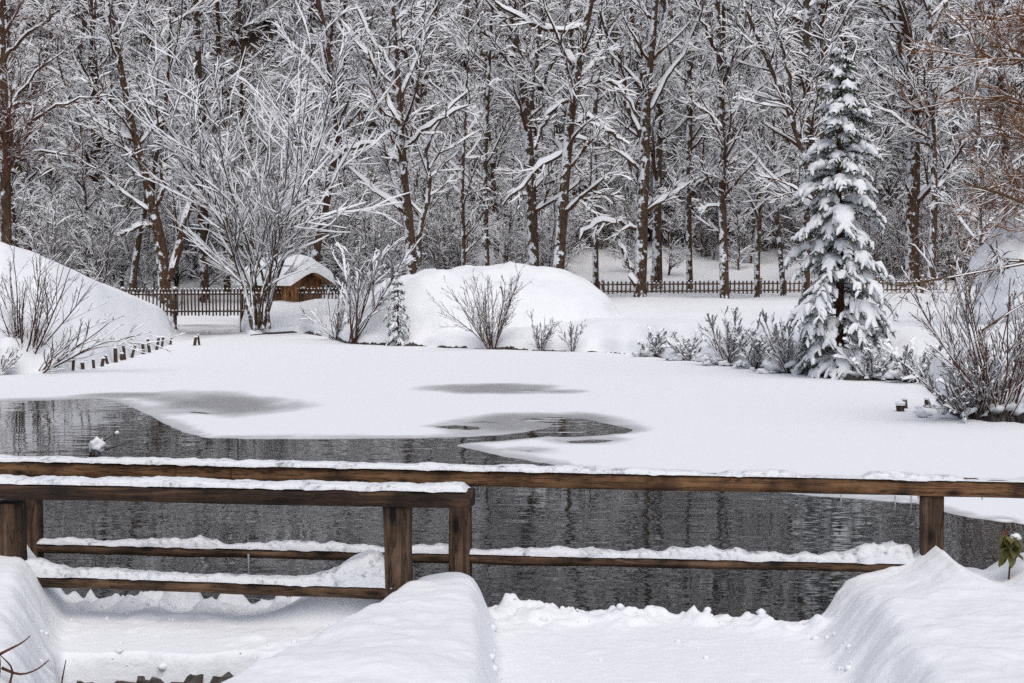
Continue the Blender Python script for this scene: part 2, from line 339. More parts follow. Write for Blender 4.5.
D = shore(cols)[None, :]; wfar = ss(5, 70, sv)[:, None]
Yg = np.concatenate([near[:, None] * D, D * (1 - wfar) + 45.0 * wfar + sv[:, None]], 0); Xg = (cols[None, :] - 512) / F * Yg
wobx = np.zeros_like(Yg)
Zg = np.where(np.arange(Yg.shape[0])[:, None] < len(near) + 1, -0.5, tz(Xg, Yg))
nr, nc = Yg.shape
ii = (np.arange(nr - 1)[:, None] * nc + np.arange(nc - 1)[None]).ravel()
me = mesh_from('ground', np.stack([Xg, Yg, Zg], -1).reshape(-1, 3), np.stack([ii, ii + 1, ii + nc + 1, ii + nc], 1), M['ground'])
la = me.attributes.new('depth_dark', 'FLOAT', 'POINT'); la.data.foreach_set('value', (ss(88, 104, Yg) * 0.62).astype(np.float32).ravel())
link('ground', me, kind='structure')

# dark earth edge of the bank, peeping out below the overhanging snow
rng = np.random.default_rng(5)
G = Geo()
for a, bb, n in ((250, 640, 260), (640, 938, 260), (944, 1060, 90)):
    px = np.linspace(a, bb, n); d = shore(px) - 0.10 - 0.1 * vn(px * 0.2, px * 0)
    X = (px - 512) / F * d; hgt = (0.0 + 0.22 * np.clip(vn(px * 0.12, px * 0 + 3.3) - 0.40, 0, 1) + 0.10 * rng.random(n) * (vn(px * 0.07, px * 0 + 8) > 0.42)) * (0.9 + 0.3 * ss(770, 830, px)) * (0.35 + 0.65 * ss(560, 480, px) + 0.65 * ss(760, 800, px))
    P = [np.stack([X, d - 0.05, np.full(n, -0.05)], 1), np.stack([X, d - 0.02 - 0.05 * rng.random(n), hgt * 0.7], 1), np.stack([X, d + 0.12, hgt], 1), np.stack([X, d + 0.5, hgt * 0.5], 1)]
    V = np.stack(P, 1)
    i = np.arange(n - 1)[:, None] * 4 + np.arange(3)[None]; i = i.ravel()
    G.add(V.reshape(-1, 3), np.stack([i, i + 1, i + 5, i + 4], 1))
link('shoreline_earth', G.mesh('shoreline_earth', M['earth']), kind='structure')

# ------------------------------------------------------------------ water and ice
me = mesh_from('pond_water', np.array([(-60, 2.0, 0), (60, 2.0, 0), (60, 75, 0), (-60, 75, 0)]), np.array([[0, 1, 2, 3]]), M['water'])
link('pond_water', me, kind='structure')
edge = [(-420, 407), (-200, 404), (0, 401), (60, 399.5), (95, 398.3), (112, 399.5), (128, 404), (140, 409), (150, 414), (170, 424), (190, 433), (205, 437), (250, 438.5), (330, 438.7), (430, 437.5),
        (470, 436.2), (500, 434.2), (522, 432), (545, 428), (551, 424), (530, 421.8), (512, 420.3), (526, 417.6), (560, 416.8), (590, 419), (612, 424.5), (640, 430), (628, 434), (600, 436.6),
        (570, 437.8), (545, 437.6), (500, 441.5), (466, 443.6), (457, 445.4), (478, 449.5), (500, 454.5), (540, 462), (600, 472), (680, 484), (720, 489.5), (780, 491), (830, 496), (880, 500),
        (920, 503.5), (950, 512), (980, 518), (1024, 523), (1100, 531), (1300, 560), (1500, 590)]
def wig(pts, closed=False, step=3.0, amp=0.8):
    out = []
    n = len(pts)
    for i in range(n if closed else n - 1):
        a = np.array(pts[i], float); c = np.array(pts[(i + 1) % n], float)
        k = max(1, int(abs(c[0] - a[0]) / step))
        for j in range(k): out.append(a + (c - a) * j / k)
    if not closed: out.append(np.array(pts[-1], float))
    out = np.array(out)
    for _ in range(2):
        o2 = out.copy(); o2[1:-1] = (out[:-2] + 2 * out[1:-1] + out[2:]) / 4; out = o2
    sc_ = np.clip((out[:, 1] - 380) / 60, 0.2, 1.6)
    out[:, 1] += fbm(out[:, 0] * 0.06, out[:, 0] * 0 + 2.2, 4) * 2 * amp * sc_; out[:, 0] += fbm(out[:, 0] * 0.09, out[:, 1] * 0.1 + 5, 3) * 5 * amp
    return out
outer = [onz(p[0], p[1])[:2] for p in wig(edge)]
for px in list(np.arange(1500, 1040, -40)) + list(np.arange(1040, -40, -6.0)) + list(np.arange(-60, -421, -40)):
    d = shore(px) + 0.55; outer.append(np.array(((px - 512) / F * d, d)))
holes = [[(429, 427), (440, 425.6), (458, 424.6), (474, 425.5), (486, 427.8), (484, 430), (466, 430.4), (448, 429.8)],
         [(559, 441), (575, 439.7), (592, 439), (610, 440), (620, 441.3), (606, 443.6), (588, 444.2), (570, 443.6)],
         [(512, 450.6), (528, 449.8), (542, 451), (530, 452.4)],
         [(500, 391.5), (520, 390.2), (540, 390.8), (566, 391.4), (574, 392.3), (556, 393.2), (530, 392.6)],
         [(184, 412.4), (196, 410.9), (214, 413), (208, 414.4), (194, 413.6)], [(190, 401.6), (198, 400.8), (206, 401.6), (198, 402.2)],
         [(456, 422.3), (480, 420.9), (502, 421.3), (498, 422.8), (472, 423.2)],
         [(172, 326), (243, 326), (246, 331), (236, 334.4), (205, 335.4), (186, 334), (176, 331)]]
hw = [[onz(p[0], p[1])[:2] for p in wig(h_, True, 1.5, 1.3)] for h_ in holes]
pts = [Vector(p) for p in outer]; edges = [(i, (i + 1) % len(outer)) for i in range(len(outer))]
for h_ in hw:
    o = len(pts); pts += [Vector(p) for p in h_]; edges += [(o + i, o + (i + 1) % len(h_)) for i in range(len(h_))]
def inside(poly, X, Y):
    poly = np.asarray(poly); r = np.zeros(X.shape, bool); x0, y0 = poly[-1]
    for x1, y1 in poly:
        c = ((y1 > Y) != (y0 > Y)); 
        with np.errstate(divide='ignore', invalid='ignore'):
            r ^= c & (X < (x0 - x1) * (Y - y1) / (y0 - y1) + x1)
        x0, y0 = x1, y1
    return r
gx, gy = np.meshgrid(np.arange(-80, 1100, 9.0), np.concatenate([np.arange(383, 396, 1.0), np.arange(396, 460, 1.8), np.arange(460, 530, 5), np.arange(345, 383, 5)]))
gp = np.array([onz(a, c) for a, c in zip(gx.ravel(), gy.ravel())])
gp = gp[inside(outer, gp[:, 0], gp[:, 1])]
pts += [Vector(p[:2]) for p in gp]
vo, eo, fo, *_ = delaunay_2d_cdt(pts, edges, [], 0, 1e-5)
V = np.array([(v.x, v.y) for v in vo]); T = np.array([f for f in fo if len(f) == 3])
cen = V[T].mean(1); ok = inside(outer, cen[:, 0], cen[:, 1])
for h_ in hw: ok &= ~inside(h_, cen[:, 0], cen[:, 1])
T = T[ok]
top = np.column_stack([V, np.full(len(V), 0.012)]); bot = np.column_stack([V, np.full(len(V), -0.06)])
ed = np.sort(np.concatenate([T[:, [0, 1]], T[:, [1, 2]], T[:, [2, 0]]]), 1); ue, cn = np.unique(ed, axis=0, return_counts=True); be = ue[cn == 1]
third = {}
for tri in T:
    for a_, b_, c_ in ((0, 1, 2), (1, 2, 0), (2, 0, 1)): third[(min(tri[a_], tri[b_]), max(tri[a_], tri[b_]))] = tri[c_]
off = np.zeros_like(V); flip = np.zeros(len(be), bool)
for n_, (a_, b_) in enumerate(be):
    e_ = V[b_] - V[a_]; nn_ = np.array((e_[1], -e_[0])); nn_ /= max(1e-9, np.linalg.norm(nn_))
    if nn_ @ (V[third[(a_, b_)]] - V[a_]) > 0: nn_ = -nn_; flip[n_] = True
    off[a_] += nn_; off[b_] += nn_
off = norm(off) * (0.05 + 0.05 * np.clip(fbm(V[:, :1] * 3, V[:, 1:] * 3, 3) * 2 + 0.3, 0, 1))
bot = np.column_stack([V + off, np.full(len(V), -0.004)])
tq = np.stack([be[:, 0], be[:, 1], be[:, 1] + len(V), be[:, 0] + len(V)], 1); tq[flip] = tq[flip][:, ::-1]; tq = tq[:, ::-1]
me = mesh_from('ice_sheet', np.concatenate([top, bot]), [T, tq], M['ice'], smooth=False)
ppx = 512 + F * V[:, 0] / V[:, 1]; ppy = HOR + F * H / V[:, 1]
wet = np.zeros(len(V)); nx_ = fbm(V[:, 0] * 0.9, V[:, 1] * 0.35, 5); ny_ = fbm(V[:, 0] * 0.7 + 30, V[:, 1] * 0.3, 5)
for cx, cy, rx, ry, a in ((215, 404, 88, 12.5, 1.0), (120, 397, 60, 4, 0.9), (160, 412, 36, 9, .5), (495, 389.5, 82, 5.6, 1.05), (540, 424, 92, 11, 1.05), (600, 431, 50, 7, .8), (480, 432, 50, 7, .55), (450, 441, 60, 5, .4),
                          (590, 442, 46, 5, .5), (525, 452, 40, 6, .35), (330, 438, 140, 2.5, .25), (870, 497, 120, 5, .3), (205, 331, 50, 8, .5)):
    q = ((ppx - cx) / rx + nx_ * 0.9) ** 2 + ((ppy - cy) / ry + ny_ * 1.1) ** 2; wet = np.maximum(wet, a * (1 - ss(0.05, 1.25, q)))
ep = np.concatenate([wig(edge)] + [wig(h_, True, 1.5, 1.3) for h_ in holes[:7]]); dm = np.full(len(V), 9e9)
for c_ in np.array_split(np.arange(len(V)), 40):
    dm[c_] = np.sqrt((((ppx[c_, None] - ep[None, :, 0]) / 9.0) ** 2 + (ppy[c_, None] - ep[None, :, 1]) ** 2).min(1))
wm = 1.2 + 7.0 * np.clip(fbm(V[:, 0] * 0.6 + 11, V[:, 1] * 0.4, 4) + 0.12, 0, 1); wet = np.maximum(wet, 0.62 * (1 - ss(0.0, 1.0, dm / wm)))
aw = me.attributes.new('wet', 'FLOAT', 'POINT'); aw.data.foreach_set('value', np.concatenate([wet, np.maximum(wet, 0.75)]).astype(np.float32))
link('ice_sheet', me, kind='structure')

# ------------------------------------------------------------------ foreground snow
def fg(X, Y):
    edge = 9.06 - 0.135 * (X + 2.5) + 0.12 * fbm(X * 2.2, X * 0 + 1.7, 4) + 0.06 * fbm(X * 9, X * 0 + 4.4, 3)
    z = 0.35 + 0.07 * fbm(X * 1.5, Y * 1.5, 4) + 0.045 * np.clip(fbm(X * 5, Y * 5, 4), -0.1, 1) + 0.014 * fbm(X * 17, Y * 17, 3)
    z = z - 0.05 * ss(0.10, 0.24, fbm(X * 3.1 + 50, Y * 2.4 + 20, 2)) - 0.02 * ss(0.08, 0.2, fbm(X * 7 + 5, Y * 6, 2))
    e = edge - Y
    clump = (np.clip(fbm(X * 6.5 + 3, Y * 6.5, 4) + 0.06, 0, 1) + 0.4 * np.clip(fbm(X * 15, Y * 15 + 7, 3), 0, 1)) * (1 - ss(0.05, 0.50, e))
    z = z + clump * 0.42 * (0.6 + ss(-0.3, 0.6, fbm(X * 1.3, Y * 0 + 4, 2) * 2))
    # middle mound that runs from the viewer to the rail post
    t = (Y - 6.3) / 2.05
    xl = -1.36 + t * 0.66; xr = -0.08 - t * 0.05
    u = (X - (xl + xr) / 2) / ((xr - xl) / 2)
    top = 0.625 - 0.03 * np.clip(t, 0, 1.2) + 0.06 * (1 - u * u) + 0.07 * fbm(X * 2.2, Y * 2.2, 4) + 0.03 * fbm(X * 8, Y * 8, 3) + 0.045 * np.clip(fbm(X * 7, Y * 7, 3), 0, 1) * ss(7.9, 8.3, Y)
    end = 8.50 + 0.06 * fbm(X * 6, X * 0 + 9, 3)
    wq = 0.10 * fbm(Y * 3, X * 3 + 2, 4)
    mk = ss(xl - 0.12, xl + 0.22, X + wq) * (1 - ss(xr - 0.10, xr + 0.07, X + wq * 0.8)) * (1 - ss(end - 0.14, end + 0.05, Y))
    z = z + np.maximum(top - z, 0) * mk
    # heap against the near post
    hx = X + 0.80; hx = np.where(hx < 0, hx / 0.42, hx / 0.13)
    z = np.maximum(z, 0.35 + 0.41 * np.exp(-hx ** 2 * 1.1 - ((Y - 8.52) / 0.15) ** 2))
    # right drift
    xw = 1.66 + 0.10 * (Y - 7) + 0.05 * fbm(Y * 2.5, Y * 0 + 7, 3)
    zt = np.interp(X, [1.7, 1.95, 2.2, 2.35, 2.44, 2.50, 2.56, 2.72, 2.85, 2.98, 3.4, 5], [0.50, 0.56, 0.60, 0.645, 0.70, 0.755, 0.70, 0.60, 0.575, 0.645, 0.72, 0.8])
    flat = 0.66 + 0.02 * (X - 2)
    kz = ss(7.6, 8.6, Y); zt = zt * kz + flat * (1 - kz) + 0.06 * fbm(X * 2.5, Y * 2.5, 4) + 0.03 * fbm(X * 8, Y * 8, 3)
    dr = ss(xw - 0.10, xw + 0.26, X + 0.14 * fbm(X * 3.5, Y * 3.5, 4))
    eE = 8.86 + 0.04 * fbm(X * 5, X * 0 + 3, 3) - 0.10 * ss(2.45, 2.2, X) + 0.1 * ss(2.6, 3.4, X)
    z = z * (1 - dr) + np.maximum(zt, z) * dr
    # left drift
    xd = -2.47 - 0.33 * (Y - 8) * 0.9 + 0.16 * fbm(X * 3, Y * 3 + 1, 4)
    dl = 1 - ss(xd - 0.28, xd + 0.03, X)
    zl = 0.71 + 0.1 * (-X - 2.9) + 0.10 * fbm(X * 2.6, Y * 2.6, 4)
    z = z * (1 - dl) + np.maximum(zl, z) * dl
    # drop at the water and the cut front of the left platform
    ed = edge * (1 - dr) + eE * dr
    z = z * (1 - ss(ed - 0.03, ed + 0.10, Y)) - 0.25 * ss(ed - 0.03, ed + 0.10, Y)
    fr = 7.72 + 0.22 * fbm(X * 3.5, X * 0 + 6, 4)
    cut = (1 - ss(fr - 0.10, fr + 0.07, Y)) * ss(xd - 0.02, xd + 0.10, X) * (1 - ss(xl - 0.16, xl - 0.02, X))
    z = z * (1 - cut) + (-0.25) * cut
    return z
xs = np.concatenate([np.arange(-5.2, -3.3, 0.06), np.arange(-3.3, 3.4, 0.02), np.arange(3.4, 5.2, 0.06)]); ys = np.concatenate([np.arange(2.2, 6.0, 0.08), np.arange(6.0, 9.4, 0.018), np.arange(9.4, 9.6, 0.06)])
Xg, Yg = np.meshgrid(xs, ys); Zg = fg(Xg, Yg); nr, nc = Xg.shape
ii = (np.arange(nr - 1)[:, None] * nc + np.arange(nc - 1)[None]).ravel()
me = mesh_from('snowy_path', np.stack([Xg, Yg, Zg], -1).reshape(-1, 3), np.stack([ii, ii + 1, ii + nc + 1, ii + nc], 1), M['snow_near'])
link('snowy_path', me, kind='structure')

def crumbs():
    rg = np.random.default_rng(91); G_ = Geo()
    a = np.arange(6) / 6 * 6.283
    XX = rg.uniform(-2.6, 3.2, 30000); YY = rg.uniform(7.2, 9.1, 30000); ZZ = fg(XX, YY)
    gr = np.abs(fg(XX + 0.06, YY) - ZZ) + np.abs(fg(XX, YY + 0.06) - ZZ)
    ok_ = (ZZ > 0.25) & (ZZ < 0.47) & (rg.random(30000) < 0.06 + gr * 9) & (gr < 0.12)
    for X, Y, z in list(zip(XX[ok_], YY[ok_], ZZ[ok_]))[:150]:
        r = 0.005 + 0.022 * rg.random() ** 3
        rings = [(-0.5, 0.75), (0.1, 1.05), (0.75, 0.6), (1.0, 0.02)]
        V_ = np.concatenate([np.stack([X + np.cos(a) * r * q * rg.uniform(0.75, 1.25, 6), Y + np.sin(a) * r * q * rg.uniform(0.75, 1.25, 6), np.full(6, z + h_ * r * 0.9)], 1) for h_, q in rings])
        G_.add(V_, ringquads(1, 4, 6))
    return G_.mesh('snow_crumbs', M['snow_near'])
link('snow_crumbs', crumbs(), kind='stuff')
# ------------------------------------------------------------------ foreground railings
def blob_mesh(name, r, mat_, seed, sub=3, amp=0.25, fr=1.6):
    import bmesh
    bm = bmesh.new(); bmesh.ops.create_icosphere(bm, subdivisions=sub, radius=1.0)
    for v in bm.verts:
        k = 1 + amp * mnoise.fractal(v.co * fr + Vector((seed * 3.1, seed, 0)), 1.0, 2.0, 3)
        v.co = Vector((v.co.x * r[0], v.co.y * r[1], v.co.z * r[2])) * k
    me = bpy.data.meshes.new(name); bm.to_mesh(me); bm.free(); me.materials.append(mat_)
    me.polygons.foreach_set('use_smooth', np.ones(len(me.polygons), bool)); return me
def beam_mesh(name, L, wd, ht, mat_, seed, amp=0.006, n=None, axis='x'):
    """squared timber along local x (0..L), rounded section with uneven faces; top face at z=0"""
    rg = np.random.default_rng(seed); n = n or max(8, int(L / 0.04))
    c = 0.018
    sec = np.array([(-wd / 2, -c), (-wd / 2 + c, 0), (0, 0.002), (wd / 2 - c, 0), (wd / 2, -c), (wd / 2, -ht / 2), (wd / 2, -ht + c), (wd / 2 - c, -ht), (0, -ht), (-wd / 2 + c, -ht), (-wd / 2, -ht + c), (-wd / 2, -ht / 2)])
    k = len(sec); x = np.linspace(0, L, n)
    dy = amp * 2 * fbm(x[:, None] * 3 + seed, np.arange(k)[None] * 0.9 + seed, 3); dz = amp * 2 * fbm(x[:, None] * 3 + 40 + seed, np.arange(k)[None] * 0.9, 3)
    V = np.stack([np.repeat(x[:, None], k, 1) + 0 * dy, sec[None, :, 0] + dy, sec[None, :, 1] + dz], -1)
    Q = [ringquads(1, n, k)]
    V = V.reshape(-1, 3)
    cap0 = V[:k].mean(0); cap1 = V[-k:].mean(0); o = len(V); V = np.concatenate([V, [cap0, cap1]])
    i = np.arange(k); j = (i + 1) % k
    T = np.concatenate([np.stack([i, j, np.full(k, o)], 1)[:, ::-1], np.stack([i + (n - 1) * k, j + (n - 1) * k, np.full(k, o + 1)], 1)])
    if axis == 'z': V = np.column_stack([V[:, 2] + ht / 2, V[:, 1], V[:, 0]])
    return mesh_from(name, V, [Q[0], T], mat_, smooth=False)
def snow_strip(name, L, wd, th, seed, gaps=(), lump=1.0, heaps=(), mat_='snow_crust'):
    n = int(L / 0.011); x = np.linspace(0, L, n)
    prof = th * (0.75 + 0.5 * lump * fbm(x * 2.2 + seed, x * 0 + seed, 3) * 2 + 1.0 * lump * np.clip(fbm(x * 10 + seed, x * 0 + 3, 4), -0.25, 1))
    for c, s_, a in heaps: prof = prof + a * np.exp(-((x - c) / s_) ** 2)
    for a, b_ in gaps: prof = prof * (1 - 0.93 * ss(a - 0.05, a + 0.04, x) * (1 - ss(b_ - 0.04, b_ + 0.05, x)))
    prof = np.maximum(prof, 0.003); prof *= ss(0, 0.04, x) * (1 - ss(L - 0.04, L, x)) * 0.98 + 0.02
    k = 11; a = np.linspace(0, np.pi, k)
    yy = -np.cos(a) * wd / 2; zz = np.sin(a) ** 0.45
    fr = 0.012 * fbm(x * 14 + seed, x * 0 + 7, 3)
    Y = yy[None] * (1 + 0.12 * fbm(x[:, None] * 6 + seed, yy[None] * 20, 3) * 2) + fr[:, None] * (yy[None] < 0)
    Z = zz[None] * prof[:, None] * (1 + 0.9 * lump * fbm(x[:, None] * 19, yy[None] * 26 + seed, 3)) - 0.004
    Z[:, 0] -= 0.012 * np.clip(fbm(x * 11 + 5, x * 0 + seed, 3) * 2, 0, 1) * (prof > 0.02); Z[:, -1] -= 0.004
    V = np.stack([np.repeat(x[:, None], k, 1), Y, Z], -1).reshape(-1, 3)
    i = (np.arange(n - 1)[:, None] * k + np.arange(k - 1)[None]).ravel()
    return mesh_from(name, V, np.stack([i, i + k, i + k + 1, i + 1], 1), M[mat_])
def along(A, B):
    A = np.asarray(A); B = np.asarray(B); d = B - A; L = float(np.linalg.norm(d))
    return L, Vector(d).to_track_quat('X', 'Z').to_euler()
def icicle(root, p, L, r=0.006):
    n = 7; z = np.linspace(0, -L, n); P = np.stack([np.full(n, 0.0), np.zeros(n), z], 1)[None]; R = (r * (1 - np.linspace(0, 0.9, n)) * np.random.default_rng(int(abs(p[0]) * 1000)).uniform(0.8, 1.2, n))[None]
    v, q = tubes(P, R, 7); return link('icicle', mesh_from('icicle', v, q, M['icicle']), root, p)
# far railing, along the edge of the path
dF = lambda px: 9.45 - 0.80 * (px - 0) / 1024
def farpt(px, z):
    d = dF(px); return np.array(((px - 512) / F * d, d, z))
rail = empty('wooden_railing', (0, 0, 0), 'long brown timber railing at the water edge, dusted with snow, post on the right', 'railing')
zt = lambda px: 2.4 - (np.interp(px, [-200, 0, 470, 1024, 1200], [456, 459.5, 471, 481, 485]) - HOR) * dF(px) / F
for i, (a, b_) in enumerate(((-140, 177.5), (178.5, 232.5), (233.5, 1160))):
    A, B = farpt(a, zt(a)), farpt(b_, zt(b_)); L, e = along(A, B)
    link('beam', beam_mesh('beam', L, 0.15, 0.098 if i != 1 else 0.092, M['wood_beam'], 11 + i, 0.007), rail, A, e)
A, B = farpt(-140, zt(-140)), farpt(1160, zt(1160)); L, e = along(A, B)
X0 = A[0]; sx = lambda px: float((farpt(px, 0)[0] - X0) / (B[0] - X0) * L)
link('snow_cap', snow_strip('snow_cap', L, 0.145, 0.035, 3, gaps=[(sx(700), sx(722)), (sx(798), sx(866)), (sx(962), sx(1024))], lump=0.6, heaps=[(sx(900), 0.14, 0.018)]), rail, A + np.array((0, 0, 0.002)), e)
for px, ty in ((27, 0), (460, 0), (935, 0)):
    d = dF(px); X = (px - 512) / F * d; zz = zt(px) - 0.10
    me = beam_mesh('post', zz + 0.4, 0.135 if px != 935 else 0.125, 0.13, M['wood_post'], 30 + px, 0.008, axis='z')
    link('post', me, rail, (X, d + 0.0, -0.4), (0, 0, math.radians(-7)))
hexm = blob_mesh('bolt', (0.011, 0.008, 0.011), M['stone'], 1, 2, 0.0)
for px in (27, 460, 935):
    for dz in (0.03, 0.075): link('bolt', hexm, rail, (farpt(px, 0)[0] + 0.015, dF(px) - 0.078, zt(px) - dz))
zl = lambda px: 2.4 - (np.interp(px, [-50, 30, 460, 895, 960], [542, 544, 554.5, 564, 565.5]) - HOR) * (dF(px) + 0.0) / F
for a, b_, gp_, hp, s_ in ((30, 458, (), ((1.1, .12, .02), (1.75, .2, .02)), 5), (462, 921, (), ((0.62, .1, .02), (1.5, .22, .03), (2.55, .2, .06)), 8)):
    A, B = farpt(a, zl(a)), farpt(b_, zl(b_)); L, e = along(A, B)
    link('lower_rail', beam_mesh('lower_rail', L, 0.10, 0.062, M['wood_lower'], 50 + a, 0.009), rail, A, e)
    link('snow_cap', snow_strip('snow_cap', L, 0.10, 0.043, s_, heaps=hp, lump=0.95), rail, A + np.array((0, 0, 0.002)), e)
for px, py, ln in ((841, 491, 0.09), (895, 494, 0.10), (911, 495, 0.11), (918, 495, 0.03), (982, 498, 0.02)):
    p = farpt(px, 0); p[2] = zt(px) - 0.098; p[1] -= 0.06; icicle(rail, p, ln, 0.005)
p = farpt(248, zl(248) - 0.03); p[1] -= 0.06; icicle(rail, p, 0.15, 0.009)
# near railing on the left
dN = lambda px: 8.62 - 0.42 * px / 472
rail2 = empty('wooden_railing', (0, 0, 0), 'shorter dark timber railing in front on the left, thick snow strip on its top beam', 'railing')
def nearpt(px, py):
    d = dN(px); return np.array(((px - 512) / F * d, d, 2.4 - (py - HOR) * d / F))
A, B = nearpt(-150, 479.5), nearpt(472, 490.5); L, e = along(A, B)
link('beam', beam_mesh('beam', L, 0.19, 0.095, M['wood_dark'], 71, 0.008), rail2, A, e)
link('snow_cap', snow_strip('snow_cap', L - 0.02, 0.185, 0.042, 13, lump=0.55), rail2, A + np.array((0, 0, 0.002)), e)
for px, wpx in ((4, 33), (397, 26)):
    d = dN(px); ztop = nearpt(px, 489)[2] - 0.085
    me = beam_mesh('post', ztop + 0.2, 0.15 if px > 100 else 0.185, 0.15, M['wood_post'], 60 + px, 0.010, axis='z')
    link('post', me, rail2, ((px - 512) / F * d, d + 0.02, -0.2), (0, 0, math.radians(-6)))
A, B = nearpt(-60, 573), nearpt(394, 588.8); L, e = along(A, B)
link('lower_rail', beam_mesh('lower_rail', L, 0.11, 0.068, M['wood_lower'], 81, 0.008), rail2, A, e)
link('snow_cap', snow_strip('snow_cap', L, 0.11, 0.05, 23, lump=0.6, heaps=[(L - 0.1, 0.25, 0.13), (0.55, 0.14, 0.05)]), rail2, A + np.array((0, 0, 0.002)), e)

# ------------------------------------------------------------------ small foreground things
tag(link('stone', blob_mesh('stone', (0.065, 0.05, 0.045), M['tan_stone'], 3), None, at(337, 606, 8.75)), 'small pale tan stone lying in the snow below the near rail', 'stone')
wall = empty('stone_wall', at(120, 690, 7.6), 'dark stone wall edge under the snow at the bottom left', 'wall')
rg = np.random.default_rng(12); o0 = np.array(wall.location)
link('wall_core', beam_mesh('wall_core', 1.6, 0.12, 0.6, M['earth'], 5, 0.05), wall, np.array((-2.75, 7.80, 0.22)) - o0)
for row in range(2):
    x = -2.62 + 0.1 * rg.random()
    while x < -1.2:
        wd_ = rg.uniform(0.13, 0.26); p = np.array((x + wd_ / 2, 7.70 + rg.uniform(-0.02, 0.03), 0.15 - row * 0.14 + rg.uniform(-0.015, 0.015)))
        link('stone', blob_mesh('stone', (wd_ * 0.54, 0.09, 0.082), M['stone'], int(rg.integers(999)), 2, 0.55, 1.9), wall, p - o0); x += wd_
# leafy sprig at the right edge
root = empty('bramble_sprig', at(1009, 562, 8.5), 'small sprig of olive and rust leaves poking through snow at the right edge', 'leaves'); rg = np.random.default_rng(4)
v, q = tubes(resample([(0, 0, -0.1), (0.01, 0, 0.05), (-0.005, 0, 0.16)], 8)[None], np.linspace(0.006, 0.003, 8)[None], 6)
link('stem', mesh_from('stem', v, q, M['twig_red']), root, (0, 0, 0))
for i in range(22):
    n = 6; u = np.linspace(0, 1, n); wdt = np.sin(np.pi * np.clip(u, 0.03, 0.97)) ** 0.7 * 0.026
    V = np.concatenate([np.stack([u * 0.075, s * wdt * 1.25, -0.035 * u * u + abs(s) * 0.014], 1) for s in (-1, 0, 1)])
    j = np.arange(n - 1); Q = np.concatenate([np.stack([j + k * n, j + 1 + k * n, j + 1 + (k + 1) * n, j + (k + 1) * n], 1) for k in (0, 1)])
    zz = rg.uniform(0.02, 0.17)
    link('leaf', mesh_from('leaf', V, Q, M['leaf_rust'] if zz > 0.16 else M['leaf_olive']), root, (rg.uniform(-.02, .02), rg.uniform(-.03, .02), zz), (rg.uniform(-.6, .6), rg.uniform(-.3, 1.0), rg.uniform(0, 6.28)))
link('snow_clump', blob_mesh('snow_clump', (0.03, 0.03, 0.02), M['snow_cap'], 8), root, (0.03, -0.02, 0.15))
# twig at bottom left, near the viewer
root = empty('bare_sprig', at(-8, 700, 6.3), 'thin reddish bare twig in the bottom left corner', 'twig'); rg = np.random.default_rng(9); o0 = np.array(root.location)
def pxline(pts, d, n=9): return resample([at(x, y, d + dd) - o0 for x, y, dd in pts], n)
L1 = [pxline([(-8, 700, 0), (2, 668, .02), (-4, 640, .05), (-10, 625, 0.05)], 6.3), pxline([(-2, 655, 0), (12, 648, 0), (24, 642, 0), (30, 636, 0)], 6.3), pxline([(8, 690, 0), (14, 668, 0), (0, 655, 0)], 6.3),
      pxline([(2, 668, 0), (20, 676, .05), (38, 670, .1), (49, 660, .1)], 6.3), pxline([(58, 705, 0), (62, 680, 0), (66, 660, 0)], 6.3)]
P = np.array(L1); v, q = tubes(P, np.repeat(np.linspace(0.007, 0.002, 9)[None], len(P), 0), 6)
link('stem', mesh_from('stem', v, q, M['twig_red']), root, (0, 0, 0))
# branch with a snow lump standing in the open water
root = empty('floating_branch', onz(92, 456), 'little twig carrying a lump of snow, sticking out of the open water', 'twig'); o0 = np.array(root.location); d0 = o0[1]
P = np.array([pxline([(88, 458, 0), (97, 446, 0), (108, 438, 0), (117, 433, 0)], d0), pxline([(90, 457, 0), (104, 450, .1), (118, 446, .2), (130, 442, .2)], d0), pxline([(92, 460, 0), (97, 450, 0), (99, 445, 0), (104, 441, 0)], d0)])
v, q = tubes(P, np.repeat(np.linspace(0.012, 0.004, 9)[None], 3, 0), 5); link('stem', mesh_from('stem', v, q, M['twig']), root, (0, 0, 0))
link('snow_clump', blob_mesh('snow_clump', (0.10, 0.08, 0.10), M['snow_cap'], 2, 3, 0.5, 2.2), root, at(97, 446, d0) - o0)
link('snow_clump', blob_mesh('snow_clump', (0.03, 0.03, 0.03), M['snow_cap'], 5, 2), root, at(117, 433, d0) - o0)

